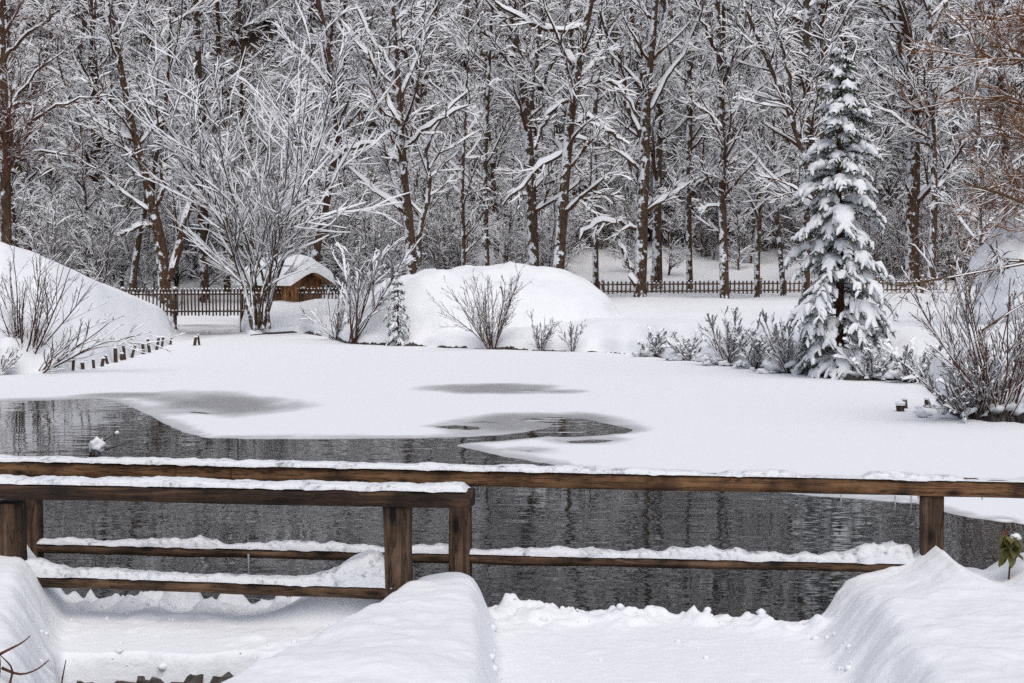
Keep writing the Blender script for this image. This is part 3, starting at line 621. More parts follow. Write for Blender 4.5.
# ------------------------------------------------------------------ fences and huts
def picket_mesh(w_, t_, h_):
    V = np.array([(x * w_ / 2, y * t_ / 2, z) for z in (0, h_ * 0.94) for x, y in ((-1, -1), (1, -1), (1, 1), (-1, 1))] + [(0, -t_ / 2, h_), (0, t_ / 2, h_)])
    Q = np.array([(0, 1, 5, 4), (1, 2, 6, 5), (2, 3, 7, 6), (3, 0, 4, 7), (5, 6, 9, 8), (4, 8, 9, 7)]); T = np.array([(4, 5, 8), (6, 7, 9)])
    return V, Q, T
def fence(name, A, B, label, h_, spacing, pw_, matp, posts, rails_z, seed, snow=0.03):
    A = np.asarray(A, float); B = np.asarray(B, float); d = B - A; L = np.linalg.norm(d[:2]); rz = math.atan2(d[1], d[0])
    root = empty(name, A, label, 'fence', None, rz); rg = np.random.default_rng(seed); slope = d[2] / L
    V, Q, T = picket_mesh(pw_, 0.025, h_); me = mesh_from('picket', V, [Q, T], matp, False)
    n = int(L / spacing)
    sg = Geo()
    for i in range(n):
        x = (i + 0.5) * spacing + rg.uniform(-.012, .012); o = link('picket', me, root, (x, -0.03, slope * x + rg.uniform(-.03, .015)), (rg.uniform(-.02, .02), rg.uniform(-.035, .035), 0))
        if snow > 0:
            a = np.arange(5) / 5 * 6.283
            zz = slope * x + h_ * 0.95
            V3 = np.concatenate([np.stack([x + np.cos(a) * pw_ * .62, -0.03 + np.sin(a) * 0.035, np.full(5, zz)], 1), np.stack([x + np.cos(a) * pw_ * .4, -0.03 + np.sin(a) * 0.022, np.full(5, zz + snow * rg.uniform(.8, 2.0))], 1)])
            j = np.arange(5); sg.add(V3, np.concatenate([np.stack([j, (j + 1) % 5, (j + 1) % 5 + 5, j + 5], 1), np.array([[5, 6, 7, 8], [5, 8, 9, 5]])[:1]]))
    if snow > 0: link('snow_caps', sg.mesh('snow_caps', M['snow_twig'], False), root, (0, 0, 0))
    for z in rails_z:
        e = (0, -math.atan(slope), 0)
        link('rail', beam_mesh('rail', L, 0.05, 0.065, matp, seed, 0.004, n=int(L / 0.4)), root, (0, 0.012, z), e)
        v, q = snow_on(rg, np.array([[(x, 0.012, slope * x + z) for x in np.linspace(0, L, 60)]]), np.full((1, 60), 0.03), 0.03, 0.5)
        link('rail_snow', mesh_from('rail_snow', v, q, M['snow_twig']), root, (0, 0, 0))
    for x, top in posts:
        o = link('post', beam_mesh('post', top + 1.0, 0.13, 0.13, matp, seed + int(x * 10), 0.005, n=8, axis='z'), root, (x, 0.10, slope * x - 1.0))
        s_ = link('post_snow', blob_mesh('post_snow', (0.085, 0.085, 0.05), M['snow_twig'], seed, 2, 0.2), o, (0.0, 0, top + 1.03))
    return root
A = at(95, 316, 60.0); B = at(348, 322, 60.5); A[2] = 0.42; B[2] = 0.44
fence('picket_fence', A, B, 'dark wooden picket fence with snowy tips across the inlet on the left', 1.13, 0.142, 0.062, M['picket'], [(1.1, 1.1), (3.2, 1.1), (5.9, 1.1), (8.4, 1.1)], (0.2, 0.9), 3)
A = at(584, 295, 68.0); B = at(948, 291, 70.0)
A[2] = 1.14; B[2] = 1.22
fence('picket_fence', A, B, 'low reddish picket fence running behind the snowy field on the right', 0.62, 0.205, 0.075, M['picket_red'], [(0.9, 0.62), (3.2, .85), (8.35, 0.7), (11.6, .95), (14.0, .7), (16.2, 0.75)], (0.16, 0.48), 4, 0.02)

def hut(loc, rz, Lh, Wh, zw, zr, snow, label, seed, name='wooden_hut', nplank=9):
    root = empty(name, loc, label, 'hut', None, rz)
    # gable ends at x=+-Lh/2 ; long sides at y=+-Wh/2
    rg = np.random.default_rng(seed)
    def plank(x0, x1, y, z0, z1a, z1b, face):                      # vertical board
        g = 0.008; t_ = 0.03 + rg.uniform(0, .012)
        if face == 'gable+': V = [(y, x0 + g, z0), (y, x1 - g, z0), (y, x1 - g, z1b), (y, x0 + g, z1a)]; off = (t_, 0, 0)
        elif face == 'gable-': V = [(y, x1 - g, z0), (y, x0 + g, z0), (y, x0 + g, z1a), (y, x1 - g, z1b)]; off = (-t_, 0, 0)
        elif face == 'side-': V = [(x0 + g, y, z0), (x1 - g, y, z0), (x1 - g, y, z1b), (x0 + g, y, z1a)]; off = (0, -t_, 0)
        else: V = [(x1 - g, y, z0), (x0 + g, y, z0), (x0 + g, y, z1a), (x1 - g, y, z1b)]; off = (0, t_, 0)
        V = np.array(V); V = np.concatenate([V, V + np.array(off)])
        Q = np.array([(4, 5, 6, 7), (0, 1, 5, 4), (1, 2, 6, 5), (2, 3, 7, 6), (3, 0, 4, 7)])
        link('plank', mesh_from('plank', V, Q, M['hut'], False), root, (0, 0, 0))
    ridge = lambda y: zw + (zr - zw) * (1 - abs(y) / (Wh / 2))
    ed = np.linspace(-Wh / 2, Wh / 2, nplank + (nplank % 2) + 1)
    for a, b_ in zip(ed[:-1], ed[1:]):
        plank(a, b_, Lh / 2, 0, ridge(a), ridge(b_), 'gable+'); plank(a, b_, -Lh / 2, 0, ridge(a), ridge(b_), 'gable-')
    ed = np.linspace(-Lh / 2, Lh / 2, nplank + 3)
    for a, b_ in zip(ed[:-1], ed[1:]): plank(a, b_, -Wh / 2, 0, zw, zw, 'side-'); plank(a, b_, Wh / 2, 0, zw, zw, 'side+')
    ov = 0.36
    for s in (-1, 1):
        ye = s * (Wh / 2 + ov); ze = zw - (zr - zw) / (Wh / 2) * ov
        V = np.array([(-Lh / 2 - ov, 0, zr + .04), (Lh / 2 + ov, 0, zr + .04), (Lh / 2 + ov, ye, ze + .04), (-Lh / 2 - ov, ye, ze + .04)]); V = np.concatenate([V, V + np.array((0, 0, 0.05))])
        Q = np.array([(4, 5, 6, 7), (3, 2, 1, 0), (0, 1, 5, 4), (1, 2, 6, 5), (2, 3, 7, 6), (3, 0, 4, 7)])
        link('roof', mesh_from('roof', V, Q, M['hut'], False), root, (0, 0, 0))
    # pillow of snow
    n1, n2 = 36, 30; u = np.linspace(-1, 1, n1); v_ = np.linspace(-1, 1, n2); U, Vv = np.meshgrid(u, v_)
    X = U * (Lh / 2 + ov + 0.08); Y = Vv * (Wh / 2 + ov + 0.08)
    base = zr + 0.10 - (zr - zw) / (Wh / 2) * np.sqrt(Y * Y + 0.10)
    edgef = np.clip(1 - np.maximum(np.abs(U), np.abs(Vv)) ** 6, 0, 1) ** 0.45
    Z = base + snow * edgef * (0.95 + 0.35 * fbm(X * 1.2 + seed, Y * 1.2, 3)) - 0.04
    ii = (np.arange(n2 - 1)[:, None] * n1 + np.arange(n1 - 1)[None]).ravel()
    link('roof_snow', mesh_from('roof_snow', np.stack([X, Y, Z], -1).reshape(-1, 3), np.stack([ii, ii + 1, ii + n1 + 1, ii + n1], 1), M['snow']), root, (0, 0, 0))
    return root
c = at(286, 300, 61.5); hut((c[0], 61.5, 0.72), math.radians(-36), 2.3, 1.8, 1.10, 1.55, 0.74, 'small orange wooden hut under a thick snow cushion behind the left picket fence', 2)
# rounded heap of snow at the right edge
root = empty('snow_heap', at(1030, 300, 40.0), 'large rounded heap of snow at the right edge behind the twiggy shrub', 'snow heap'); o0 = np.array(root.location)
for px, py, r in ((1034, 272, (1.55, 1.6, 1.15)), (1040, 235, (1.05, 1.1, 0.75)), (1004, 292, (0.75, 0.9, 0.65)), (1050, 320, (2.0, 1.8, 1.0))):
    link('snow_mass', blob_mesh('snow_mass', r, M['snow'], px, 4, 0.45, 0.9), root, at(px, py, 40.5) - o0)

# shoreline stakes
rg = np.random.default_rng(33)
spots = [(72, 365, .30), (82, 363, .32), (93, 361, .36), (101, 359.5, .25), (107, 358, .34), (115, 356.5, .5), (121, 356, .34), (124, 355, .44), (131, 354, .42), (143, 352, .40), (149, 351, .46), (156, 350, .42), (161, 349, .48), (170, 350, .34), (194, 346, .42), (199, 345.5, .38), (902, 412, .11), (907, 409, .15), (928, 408, .14)]
for i, (px, py, hh) in enumerate(spots):
    p = onz(px, py); p[1] = float(shore(px)) - rg.uniform(0.0, 0.35) if px < 190 else p[1]; p[0] = (px - 512) / F * p[1]; lean = rg.uniform(-.28, .28); left = px < 500
    n = 7; z = np.linspace(-0.3, hh, n); hh *= rg.uniform(0.5, 0.9) if px < 500 else 1; z = np.linspace(-0.3, hh, n); r = rg.uniform(0.032, 0.05) if px < 500 else (0.07 if px == 902 else 0.04)
    V, q = tubes(np.stack([z * 0, z * 0, z], 1)[None], np.full((1, n), r) * rg.uniform(0.93, 1.05, (1, n)), 9)
    o0 = len(V); V = np.concatenate([V, [(0, 0, hh)]]); k = np.arange(9); T = np.stack([o0 - 9 + k, o0 - 9 + (k + 1) % 9, np.full(9, o0)], 1)
    which = 'round stake in the row at the foot of the left snow bank' if left else 'low stub post in the snow beside the right shrub'
    if px in (194, 199): which = 'one of two stub posts alone on the ice right of the left snow bank'
    root = empty('wooden_stake', p, which, 'stake', 'stakes along the left bank' if left and px < 180 else ('stub posts on the ice' if left else 'stub posts by the right shrub'))
    link('post', mesh_from('post', V, [q, T], M['wood_post']), root, (0, 0, 0), (rg.uniform(-.1, .1), lean, 0))
    link('snow_cap', blob_mesh('snow_cap', (r * 1.25, r * 1.25, r * 0.7), M['snow_cap'], i, 2, 0.35), root, (lean * hh, 0, hh + r * 0.45))

# ------------------------------------------------------------------ trees
def tree_meshes(name, seed, trunk, trad, limbs=(), l1=None, l2=None, l3=None, snow=(0.05, 0.9, 0.025), mats=('bark', 'twig'), sides=9, gap=0.12, limb_snow=1.0, stem=(0.8, 0.25, 0.6), fall=(1.0, 0.68, 0.48)):
    """trunk: list of polylines (n,3); trad: list of radius arrays. l1.. = dict of grow() arguments"""
    rng = np.random.default_rng(seed)
    gt, gb, gs = Geo(), Geo(), Geo()
    P0 = np.array(trunk); R0 = np.array(trad)
    gt.add(*tubes(P0, R0, sides))
    if len(limbs):
        PL = np.array([l[0] for l in limbs]); RL = np.array([l[1] for l in limbs]); gt.add(*tubes(PL, RL, 7))
        gs.add(*snow_on(rng, PL, RL, snow[0] * 1.2 * limb_snow, 0.55 * limb_snow, snow[2] * 1.3 * limb_snow, 1.1, 5, gap * 0.4))
    levels = []
    P1 = R1 = None
    if l1:
        P1, R1 = grow(rng, P0, R0, **l1); levels.append((P1, R1, 5, 5))
        if len(limbs):
            n = P1.shape[1]; PL2 = np.array([resample(p, n) for p in PL]); RL2 = np.stack([np.interp(np.linspace(0, 1, n), np.linspace(0, 1, RL.shape[1]), r) for r in RL])
            P1 = np.concatenate([P1, PL2]); R1 = np.concatenate([R1, RL2])
    elif len(limbs): P1, R1 = PL, RL
    if l2 and P1 is not None:
        P2, R2 = grow(rng, P1, R1, **l2); levels.append((P2, R2, 4, 3))
        if l3:
            P3, R3 = grow(rng, P2, R2, **l3); levels.append((P3, R3, 3, 3))
    for i, (P, R, k, ks) in enumerate(levels):
        gb.add(*tubes(P, R, k)); f = fall[min(i, 2)]
        if snow[0] > 0: gs.add(*snow_on(rng, P, R, snow[0] * f, snow[1], snow[2] * f, 1.05, ks, gap))
    if snow[0] > 0: gs.add(*snow_on(rng, P0, R0, snow[0] * stem[0], stem[1], snow[2], 0.8, 5, 0.2, 0.12, stem[2]))
    out = [('trunk', gt.mesh(name + '_trunk', M[mats[0]]))]
    if gb.n: out.append(('branches', gb.mesh(name + '_branches', M[mats[1]])))
    if gs.n: out.append(('branch_snow', gs.mesh(name + '_snow', M['snow_twig'])))
    return out
def put(parts, name, loc, label, category, group=None, rz=0.0, s=1.0):
    root = empty(name, loc, label, category, group, rz, s)
    for n, me in parts: link(n, me, root)
    return root
def rads(r0, r1, n): return r1 + (r0 - r1) * (1 - np.linspace(0, 1, n)) ** 0.8
def randtrunk(rng, h, lean, n=14, wob=0.12):
    z = np.linspace(-0.4, h, n); a = rng.uniform(0, 6.28)
    dx = np.cumsum(rng.normal(scale=wob, size=(n, 2)), 0) * (h / n) * 0.5; dx -= dx[0]
    return np.stack([dx[:, 0] + np.cos(a) * lean * z, dx[:, 1] + np.sin(a) * lean * z, z], 1)
L2 = dict(k=9, t0=0.08, t1=1.0, lr=0.48, ang=(0.45, 1.05), up=0.08, curve=0.02, wob=0.22, n=6, rr=0.55, rtip=0.012)
L3 = dict(k=7, t0=0.1, t1=1.0, lr=0.72, ang=(0.4, 1.1), up=0.05, curve=0.0, wob=0.26, n=4, rr=0.7, rtip=0.010)
def D_(base, **kw): r = dict(base); r.update(kw); return r

# --- hero trees, laid out after the photograph
def hero(name, d, trunks, limbs, seed, label, kl=22, lr=0.22, hext=8.0, mats=('bark', 'twig'), t0=0.18, snow=(0.072, 0.8, 0.030), k2=8, k3=6, limb_snow=1.0, group=None, up=0.2, cat='tree', curve=0.03):
    bx, by, w0 = trunks[0][0]
    base = at(bx, by, d); base[2] = min(float(tz(base[0], d)), base[2] + 0.3); ppm = F / d
    TR, RR = [], []
    for tr in trunks:
        pts = [at(x, y, d) - base for x, y, w_ in tr]; ws = [w_ / ppm / 2 for x, y, w_ in tr]
        if tr is trunks[0]:
            pts[0][2] = 0; pts.insert(0, pts[0] + np.array((0, 0, -0.4))); ws.insert(0, ws[0] * 1.15)
        dirv = pts[-1] - pts[-2]; dirv = dirv / np.linalg.norm(dirv)
        if hext > 0: pts.append(pts[-1] + dirv * hext + np.array((0, 0, 0.5))); ws.append(0.03)
        p = resample(pts, 22); s = np.cumsum(np.r_[0, np.linalg.norm(np.diff(np.array(pts), axis=0), axis=1)])
        TR.append(p); RR.append(np.interp(np.linspace(0, s[-1], 22), s, ws) * (1 + 0.05 * np.random.default_rng(seed).normal(size=22)))
    LM = []; rg = np.random.default_rng(seed + 1)
    for lm in limbs:
        dy = rg.uniform(-1, 1) * 0.9
        pts = [at(x, y, d + dy * i / max(1, len(lm) - 1)) - base for i, (x, y, w_) in enumerate(lm)]
        p = resample(pts, 10); p[1:-1] += rg.normal(scale=0.05, size=(8, 3))
        LM.append((p, np.interp(np.linspace(0, 1, 10), np.linspace(0, 1, len(lm)), [w_ / ppm / 2 for x, y, w_ in lm])))
    parts = tree_meshes(name, seed, TR, RR, LM, dict(k=kl, t0=t0, t1=1.0, lr=lr, ang=(0.7, 1.25), up=up, curve=curve, wob=0.12, n=7, rr=0.45, rtip=0.012, taper=0.3), D_(L2, k=k2, n=5), D_(L3, k=k3, n=3), snow, mats, limb_snow=limb_snow)
    return put(parts, name, base, label, cat, group)
hero('bare_tree', 62, [[(640, 299, 14), (641, 240, 12), (644, 180, 11), (645, 110, 9), (650, 60, 8), (656, 0, 6)]],
     [[(641, 229, 6), (622, 224, 5), (603, 220, 5), (590, 226, 4), (580, 240, 2)], [(637, 287, 7), (629, 268, 6), (622, 250, 5), (618, 240, 3)], [(643, 140, 6), (627, 100, 5), (612, 62, 4), (600, 0, 3)],
      [(645, 115, 5), (665, 85, 4), (690, 40, 3), (705, 0, 2)], [(641, 170, 4), (618, 150, 3), (588, 138, 3), (560, 140, 2)], [(642, 208, 3), (660, 196, 3), (690, 185, 2)]], 101,
     'thick bare tree with a snowy arched limb reaching left, standing at the picket fence', kl=26, lr=0.2, t0=0.16)
hero('bare_tree', 72, [[(657, 284, 10), (657, 200, 9), (658, 120, 8), (661, 60, 7), (663, 0, 6)]], [], 102, 'straight bare tree close behind the right side of the thick fence tree', kl=24, t0=0.2)
hero('bare_tree', 58, [[(556, 277, 12), (562, 220, 11), (567, 150, 10), (571, 110, 10), (580, 50, 9), (591, 0, 7)]],
     [[(577, 66, 6), (563, 50, 6), (549, 60, 5), (545, 84, 3)], [(566, 150, 4), (548, 158, 5), (530, 180, 5), (512, 198, 4), (503, 205, 2)], [(569, 122, 5), (590, 116, 5), (606, 132, 4), (625, 140, 3)],
      [(570, 100, 4), (555, 105, 5), (541, 130, 4), (535, 150, 3)], [(585, 25, 5), (560, 34, 5), (530, 22, 4), (495, 2, 3)], [(572, 90, 4), (600, 75, 4), (625, 92, 3), (640, 118, 2)]], 103,
     'tall bare tree leaning right above the snow mound, thick snow on crooked limbs', kl=26, lr=0.2, t0=0.14)
hero('bare_tree', 63, [[(535, 272, 12), (532, 220, 11), (530, 160, 9), (526, 100, 8), (518, 50, 7), (509, 0, 6)]], [[(528, 110, 5), (536, 60, 5), (540, 20, 5), (545, 0, 4)], [(516, 60, 4), (500, 48, 4), (482, 30, 3)], [(531, 200, 3), (515, 190, 3), (500, 200, 2)]], 104,
     'tall bare tree with snow plastered foot just left of the leaning tree', kl=26, t0=0.12)
hero('bare_tree', 61, [[(725, 298, 9), (723, 240, 8), (722, 180, 8), (721, 100, 7), (719, 40, 6), (717, 0, 5)]], [[(722, 175, 4), (708, 176, 4), (695, 187, 2)], [(722, 205, 3), (708, 206, 3), (698, 212, 2)], [(721, 60, 4), (705, 30, 3), (695, 0, 2)]], 105,
     'slim straight bare tree standing in front of the picket fence left of the spruce', kl=26, lr=0.17, t0=0.2)
hero('bare_tree', 56, [[(412, 268, 11), (410, 220, 10), (404, 185, 8), (401, 130, 7), (397, 60, 5), (392, 0, 4)]],
     [[(419, 262, 6), (424, 215, 6), (430, 165, 5), (424, 135, 4), (442, 112, 3), (470, 90, 2)], [(405, 170, 6), (390, 150, 6), (372, 140, 5), (350, 148, 4), (330, 165, 2)], [(402, 130, 5), (385, 90, 5), (365, 50, 4), (340, 20, 3)],
      [(401, 105, 5), (415, 60, 4), (430, 20, 3), (445, -20, 2)], [(403, 150, 4), (425, 128, 4), (455, 110, 3), (470, 105, 2)], [(398, 75, 4), (375, 45, 3), (355, 5, 3)]], 106,
     'forked bare tree with wide snowy crown behind the left end of the mound', kl=30, lr=0.24, t0=0.16)
hero('bare_tree', 66, [[(166, 288, 15), (163, 262, 12), (161, 240, 11), (152, 200, 9), (138, 150, 7), (122, 80, 6), (110, 0, 4)]], [[(168, 280, 9), (178, 245, 9), (186, 215, 7), (200, 170, 5), (215, 120, 3)], [(158, 225, 5), (140, 225, 4), (120, 235, 3)], [(155, 212, 4), (165, 190, 4), (160, 160, 3)]], 107,
     'thick orange-brown forked tree behind the left picket fence', mats=('bark_warm', 'twig'), kl=24)
hero('bare_tree', 67, [[(131, 286, 7), (137, 245, 6), (147, 195, 6), (160, 140, 5), (168, 90, 4), (170, 0, 3)]], [], 108, 'slender dark tree leaning right, just left of the orange-brown forked tree', kl=24)
hero('bare_tree', 72, [[(96, 284, 13), (97, 200, 11), (94, 120, 9), (92, 60, 8), (90, 0, 6)]], [[(95, 215, 5), (80, 190, 4), (60, 175, 3)]], 109, 'stout dark trunk rising behind the edge of the left snow bank', kl=30, mats=('bark_warm', 'twig'))
hero('bare_tree', 50, [[(5, 245, 12), (6, 200, 11), (5, 150, 10), (3, 60, 8), (0, 0, 6)]], [[(4, 145, 6), (30, 118, 4), (70, 98, 3), (108, 95, 1.5)], [(4, 160, 5), (40, 150, 4), (75, 155, 2), (110, 175, 1)], [(3, 120, 5), (25, 80, 4), (50, 60, 3), (70, 45, 1)], [(4, 60, 5), (30, 30, 4), (60, 10, 3)]], 110,
     'reddish-brown tree with nearly bare dark twigs at the left edge', mats=('bark_warm', 'twig_red'), snow=(0.010, 0.2, 0.007), kl=30, k2=8, k3=8, limb_snow=0.3)
hero('bare_tree', 64, [[(757, 292, 6), (757, 250, 6), (760, 200, 6), (757, 175, 5), (748, 150, 5), (744, 122, 4), (748, 60, 3)]], [[(758, 190, 5), (770, 178, 4), (795, 172, 3)]], 111, 'crooked thin tree with a kinked trunk behind the picket fence', kl=20, hext=4)
hero('bare_tree', 66, [[(784, 286, 6), (780, 250, 5), (776, 210, 5), (772, 150, 4), (776, 60, 3)]], [], 112, 'thin leaning tree right of the kinked one, low in the forest edge', kl=20, hext=4)
hero('bare_tree', 64, [[(806, 290, 8), (806, 200, 8), (807, 100, 7), (806, 0, 6)]], [], 113, 'straight dark trunk directly left of and behind the snowy spruce', kl=24)
hero('bare_tree', 70, [[(822, 290, 8), (821, 200, 8), (820, 100, 7), (820, 0, 6)]], [], 114, 'straight dark trunk hidden behind the spruce top', kl=22)
hero('bare_tree', 60, [[(838, 300, 6), (820, 210, 6), (806, 168, 5), (790, 110, 5), (766, 58, 4), (742, 0, 3)]], [[(795, 125, 3), (790, 80, 3), (775, 20, 2)]], 115, 'thin tree leaning far to the left from behind the spruce', kl=22)
hero('bare_tree', 74, [[(912, 288, 15), (912, 220, 14), (914, 150, 13), (913, 60, 11), (906, 20, 9), (900, 0, 8)]], [[(913, 45, 6), (900, 15, 5), (880, 0, 4)], [(914, 70, 5), (930, 30, 4), (945, 0, 3)]], 116, 'stout dark brown trunk in the forest right of the spruce', kl=24, mats=('bark_warm', 'twig'))
hero('bare_tree', 55, [[(981, 255, 5), (980, 200, 4), (979, 120, 3), (976, 50, 3)]], [[(979, 140, 2), (968, 100, 2), (972, 60, 1.5)]], 117, 'thin young tree with one straight stem right of the stout trunk', kl=20, hext=2, k2=6)
hero('bare_tree', 66, [[(596, 290, 6), (595, 220, 6), (594, 140, 5), (597, 60, 4), (600, 0, 3)]], [], 118, 'thin dark tree between the leaning tree and the thick fence tree', kl=22)
hero('bare_tree', 60, [[(464, 268, 5), (463, 220, 4), (462, 180, 4), (465, 120, 3)]], [[(463, 200, 2), (455, 188, 2), (450, 180, 1)]], 119, 'thin young tree above the left part of the snow mound', kl=18, hext=3, k2=6)
hero('bare_tree', 64, [[(487, 272, 6), (486, 220, 5), (484, 170, 5), (488, 90, 4), (492, 0, 3)]], [], 120, 'thin dark tree above the middle of the snow mound', kl=22)
hero('bare_tree', 64, [[(310, 268, 10), (318, 230, 9), (332, 180, 8), (338, 120, 7), (330, 60, 6), (318, 0, 5)]], [[(320, 225, 5), (300, 200, 4), (285, 180, 3)], [(336, 130, 4), (350, 95, 3), (362, 60, 2)]], 121, 'brown-barked crooked tree rising behind the orange hut', mats=('bark_warm', 'twig'), kl=26)
hero('bare_tree', 70, [[(206, 288, 10), (200, 230, 9), (203, 150, 8), (198, 70, 7), (196, 0, 6)]], [], 122, 'dark trunk between the forked tree and the fan-shaped tree', kl=28)
hero('bare_tree', 72, [[(930, 285, 8), (935, 200, 7), (932, 100, 6), (928, 0, 5)]], [], 123, 'slim dark trunk directly right of the stout brown trunk', kl=24)
hero('bare_tree', 70, [[(690, 285, 7), (688, 200, 6), (690, 100, 6), (687, 0, 4)]], [], 124, 'slim dark tree between the thick fence tree and the slim straight tree', kl=24)

def shore_at(px):
    d = float(shore(px)) - 0.12; return np.array(((px - 512) / F * d, d, 0.05))
# --- fans: big shrub-like tree on the far left shore, bushes
def fan(name, seed, base, stems, h, spread, r0, label, cat='bush', lean=(0, 0), k1=10, k2=7, k3=0, snow=(0.04, 0.9, 0.02), mats=('twig', 'twig'), curve=0.0, lr=0.42, hv=0.35, nn=12, wob=0.05, group=None, l2r=0.4, depth=0.7, cush=0, cushr=0.2, ang1=(0.3, 0.75), stem=(0.8, 0.25, 0.6)):
    rng = np.random.default_rng(seed); P = np.empty((stems, nn, 3)); R = np.empty((stems, nn))
    for i in range(stems):
        a = rng.uniform(-1, 1) * spread + lean[0]; b_ = rng.uniform(-1, 1) * spread * depth + lean[1]
        L = h * rng.uniform(1 - hv, 1.0) / max(0.45, math.cos(min(1.1, abs(a) * 0.8)))
        d = np.array((math.sin(a), math.sin(b_), math.cos(a) * math.cos(b_) + 0.15)); d /= np.linalg.norm(d)
        p = np.array((rng.normal() * 0.05 * h * 0.3 + math.sin(a) * 0.02 * h, rng.normal() * 0.05 * h * .3, -0.15))
        for j in range(nn):
            P[i, j] = p; p = p + d * L / (nn - 1); d = d + rng.normal(scale=wob, size=3); d[2] += curve; d /= np.linalg.norm(d)
        R[i] = rads(r0 * rng.uniform(0.6, 1.1), 0.006, nn)
    parts = tree_meshes(name, seed, P, R, (), dict(k=k1, t0=0.15, t1=1.0, lr=lr, ang=ang1, up=0.15, curve=curve, wob=wob * 1.3, n=6, rr=0.6, rtip=0.006, taper=0.5),
                        dict(k=k2, t0=0.1, t1=1.0, lr=l2r, ang=(0.35, 0.8), up=0.1, curve=0, wob=0.08, n=4, rr=0.6, rtip=0.005) if k2 else None,
                        D_(L3, k=k3) if k3 else None, snow, mats, sides=6, stem=stem)
    root = put(parts, name, base, label, cat, group)
    for i in range(cush):
        r = rng.uniform(0.5, 1.3) * cushr
        link('snow_clump', blob_mesh('snow_clump', (r * 1.5, r * 1.2, r * 0.75), M['snow_cap'], seed + i, 2, 0.9, 1.7), root, (rng.uniform(-1, 1) * h * 0.6, rng.uniform(-.4, .3) * h * .4, rng.uniform(0.0, 0.25) * h * 0.6), (rng.uniform(-.3, .3), rng.uniform(-.4, .4), rng.uniform(0, 6)))
    return root
b0 = at(262, 331, 52.5); b0[2] = 0.35
fan('fan_tree', 201, b0, 15, 11.8, 0.38, 0.056, 'large fan-shaped multi-stemmed tree coated in snow on the far shore left of the hut', 'tree', lean=(-0.03, -0.02), k1=10, k2=7, k3=0, snow=(0.055, 0.8, 0.026), mats=('bark', 'twig'), wob=0.11, lr=0.40, depth=0.7, ang1=(0.4, 1.0), stem=(1.0, 0.6, 0.5), l2r=0.5, curve=0.015)
b0 = shore_at(352); b0[2] = 0.2
fan('snowy_shrub', 202, b0, 9, 3.5, 0.45, 0.035, 'snow-coated shrub with stems arching right, left of the little spruce', 'shrub', lean=(0.32, 0), k1=9, k2=6, snow=(0.045, 0.8, 0.025), curve=-0.02)
b0 = shore_at(336); b0[2] = 0.1
fan('low_shrub', 203, b0, 12, 1.7, 0.9, 0.02, 'low dark twiggy shrub at the waterline left of the snow mound', 'shrub', k1=8, k2=5, snow=(0.025, 0.8, 0.015))
b0 = shore_at(492); b0[2] = 0.05
fan('bare_bush', 204, b0, 20, 2.45, 0.70, 0.022, 'upright bare bush with dark fanned twigs in front of the snow mound', 'bush', lean=(-0.16, 0), k1=8, k2=5, snow=(0.012, 0.6, 0.008), wob=0.04)
b0 = shore_at(541); b0[2] = 0.05
fan('small_shrub', 205, b0, 12, 1.1, 0.55, 0.012, 'small snowy shrub just right of the upright bare bush', 'shrub', k1=7, k2=5, snow=(0.022, 0.8, 0.014))
b0 = shore_at(572); b0[2] = 0.05
fan('small_shrub', 206, b0, 9, 0.95, 0.4, 0.012, 'smallest snowy shrub at the right foot of the mound', 'shrub', k1=6, k2=5, snow=(0.022, 0.8, 0.014))
for i, (px, py, d, h_, sp, lab) in enumerate(((655, 355, 41.8, 1.0, 0.95, 'low snow-laden shrub at the left end of the right bank'), (690, 358, 40.4, 1.1, 0.9, 'rounded snowy shrub second from the left along the right bank'),
                                   (728, 362, 39.0, 1.75, 0.7, 'tall twiggy shrub left of the spruce on the bank'), (757, 366, 37.5, 1.35, 0.8, 'snow-heavy twiggy shrub between the tall shrub and the spruce'), (790, 370, 36.0, 1.9, 0.6, 'bare twiggy shrub touching the left side of the spruce'),
                                   (872, 376, 33.5, 1.2, 0.8, 'low snowy shrub at the right foot of the spruce'), (915, 382, 32.4, 1.25, 0.85, 'low shrub over the dark gap in the right bank'))):
    d = float(shore(px)) - 0.02; b0 = np.array(((px - 512) / F * d, d, 0.05))
    fan('bank_shrub', 210 + i, b0, 16, h_ * 0.8, sp, 0.014, lab, 'shrub', k1=8, k2=5, snow=(0.075, 0.9, 0.042) if i not in (2, 4) else (0.04, .8, .024), depth=0.9, cush=12, cushr=0.10)
b0 = onz(1000, 420); b0[2] = 0.0
fan('large_shrub', 220, b0, 24, 3.1, 0.62, 0.016, 'large twiggy shrub with snow-loaded foot at the right edge of the ice', 'shrub', lean=(-0.08, 0), k1=8, k2=5, snow=(0.016, 0.7, 0.010), mats=('twig_red', 'twig_red'), wob=0.05)
b0 = onz(975, 419); b0[2] = 0.0
fan('low_shrub', 221, b0, 22, 1.35, 1.0, 0.014, 'low spreading shrub heavy with snow below the large right shrub', 'shrub', lean=(-0.25, -0.1), k1=8, k2=6, snow=(0.035, 0.9, 0.02), depth=0.6, cush=12, cushr=0.09)
b0 = onz(22, 372); b0[2] = 0.05
fan('bare_bush', 222, b0, 17, 2.9, 0.62, 0.022, 'bare dark bush with fanned twigs in front of the left snow bank', 'bush', lean=(0.12, 0), k1=7, k2=5, snow=(0.010, 0.6, 0.008), mats=('twig', 'twig'))
b0 = onz(34, 373); b0[2] = 0.05
fan('leaning_bush', 223, b0, 7, 1.9, 0.38, 0.022, 'low bush leaning right over the ice at the foot of the left bank', 'bush', lean=(0.9, -0.1), k1=6, k2=4, snow=(0.014, 0.7, 0.010), depth=1.5, wob=0.09)
b0 = onz(-6, 376); b0[2] = 0.05
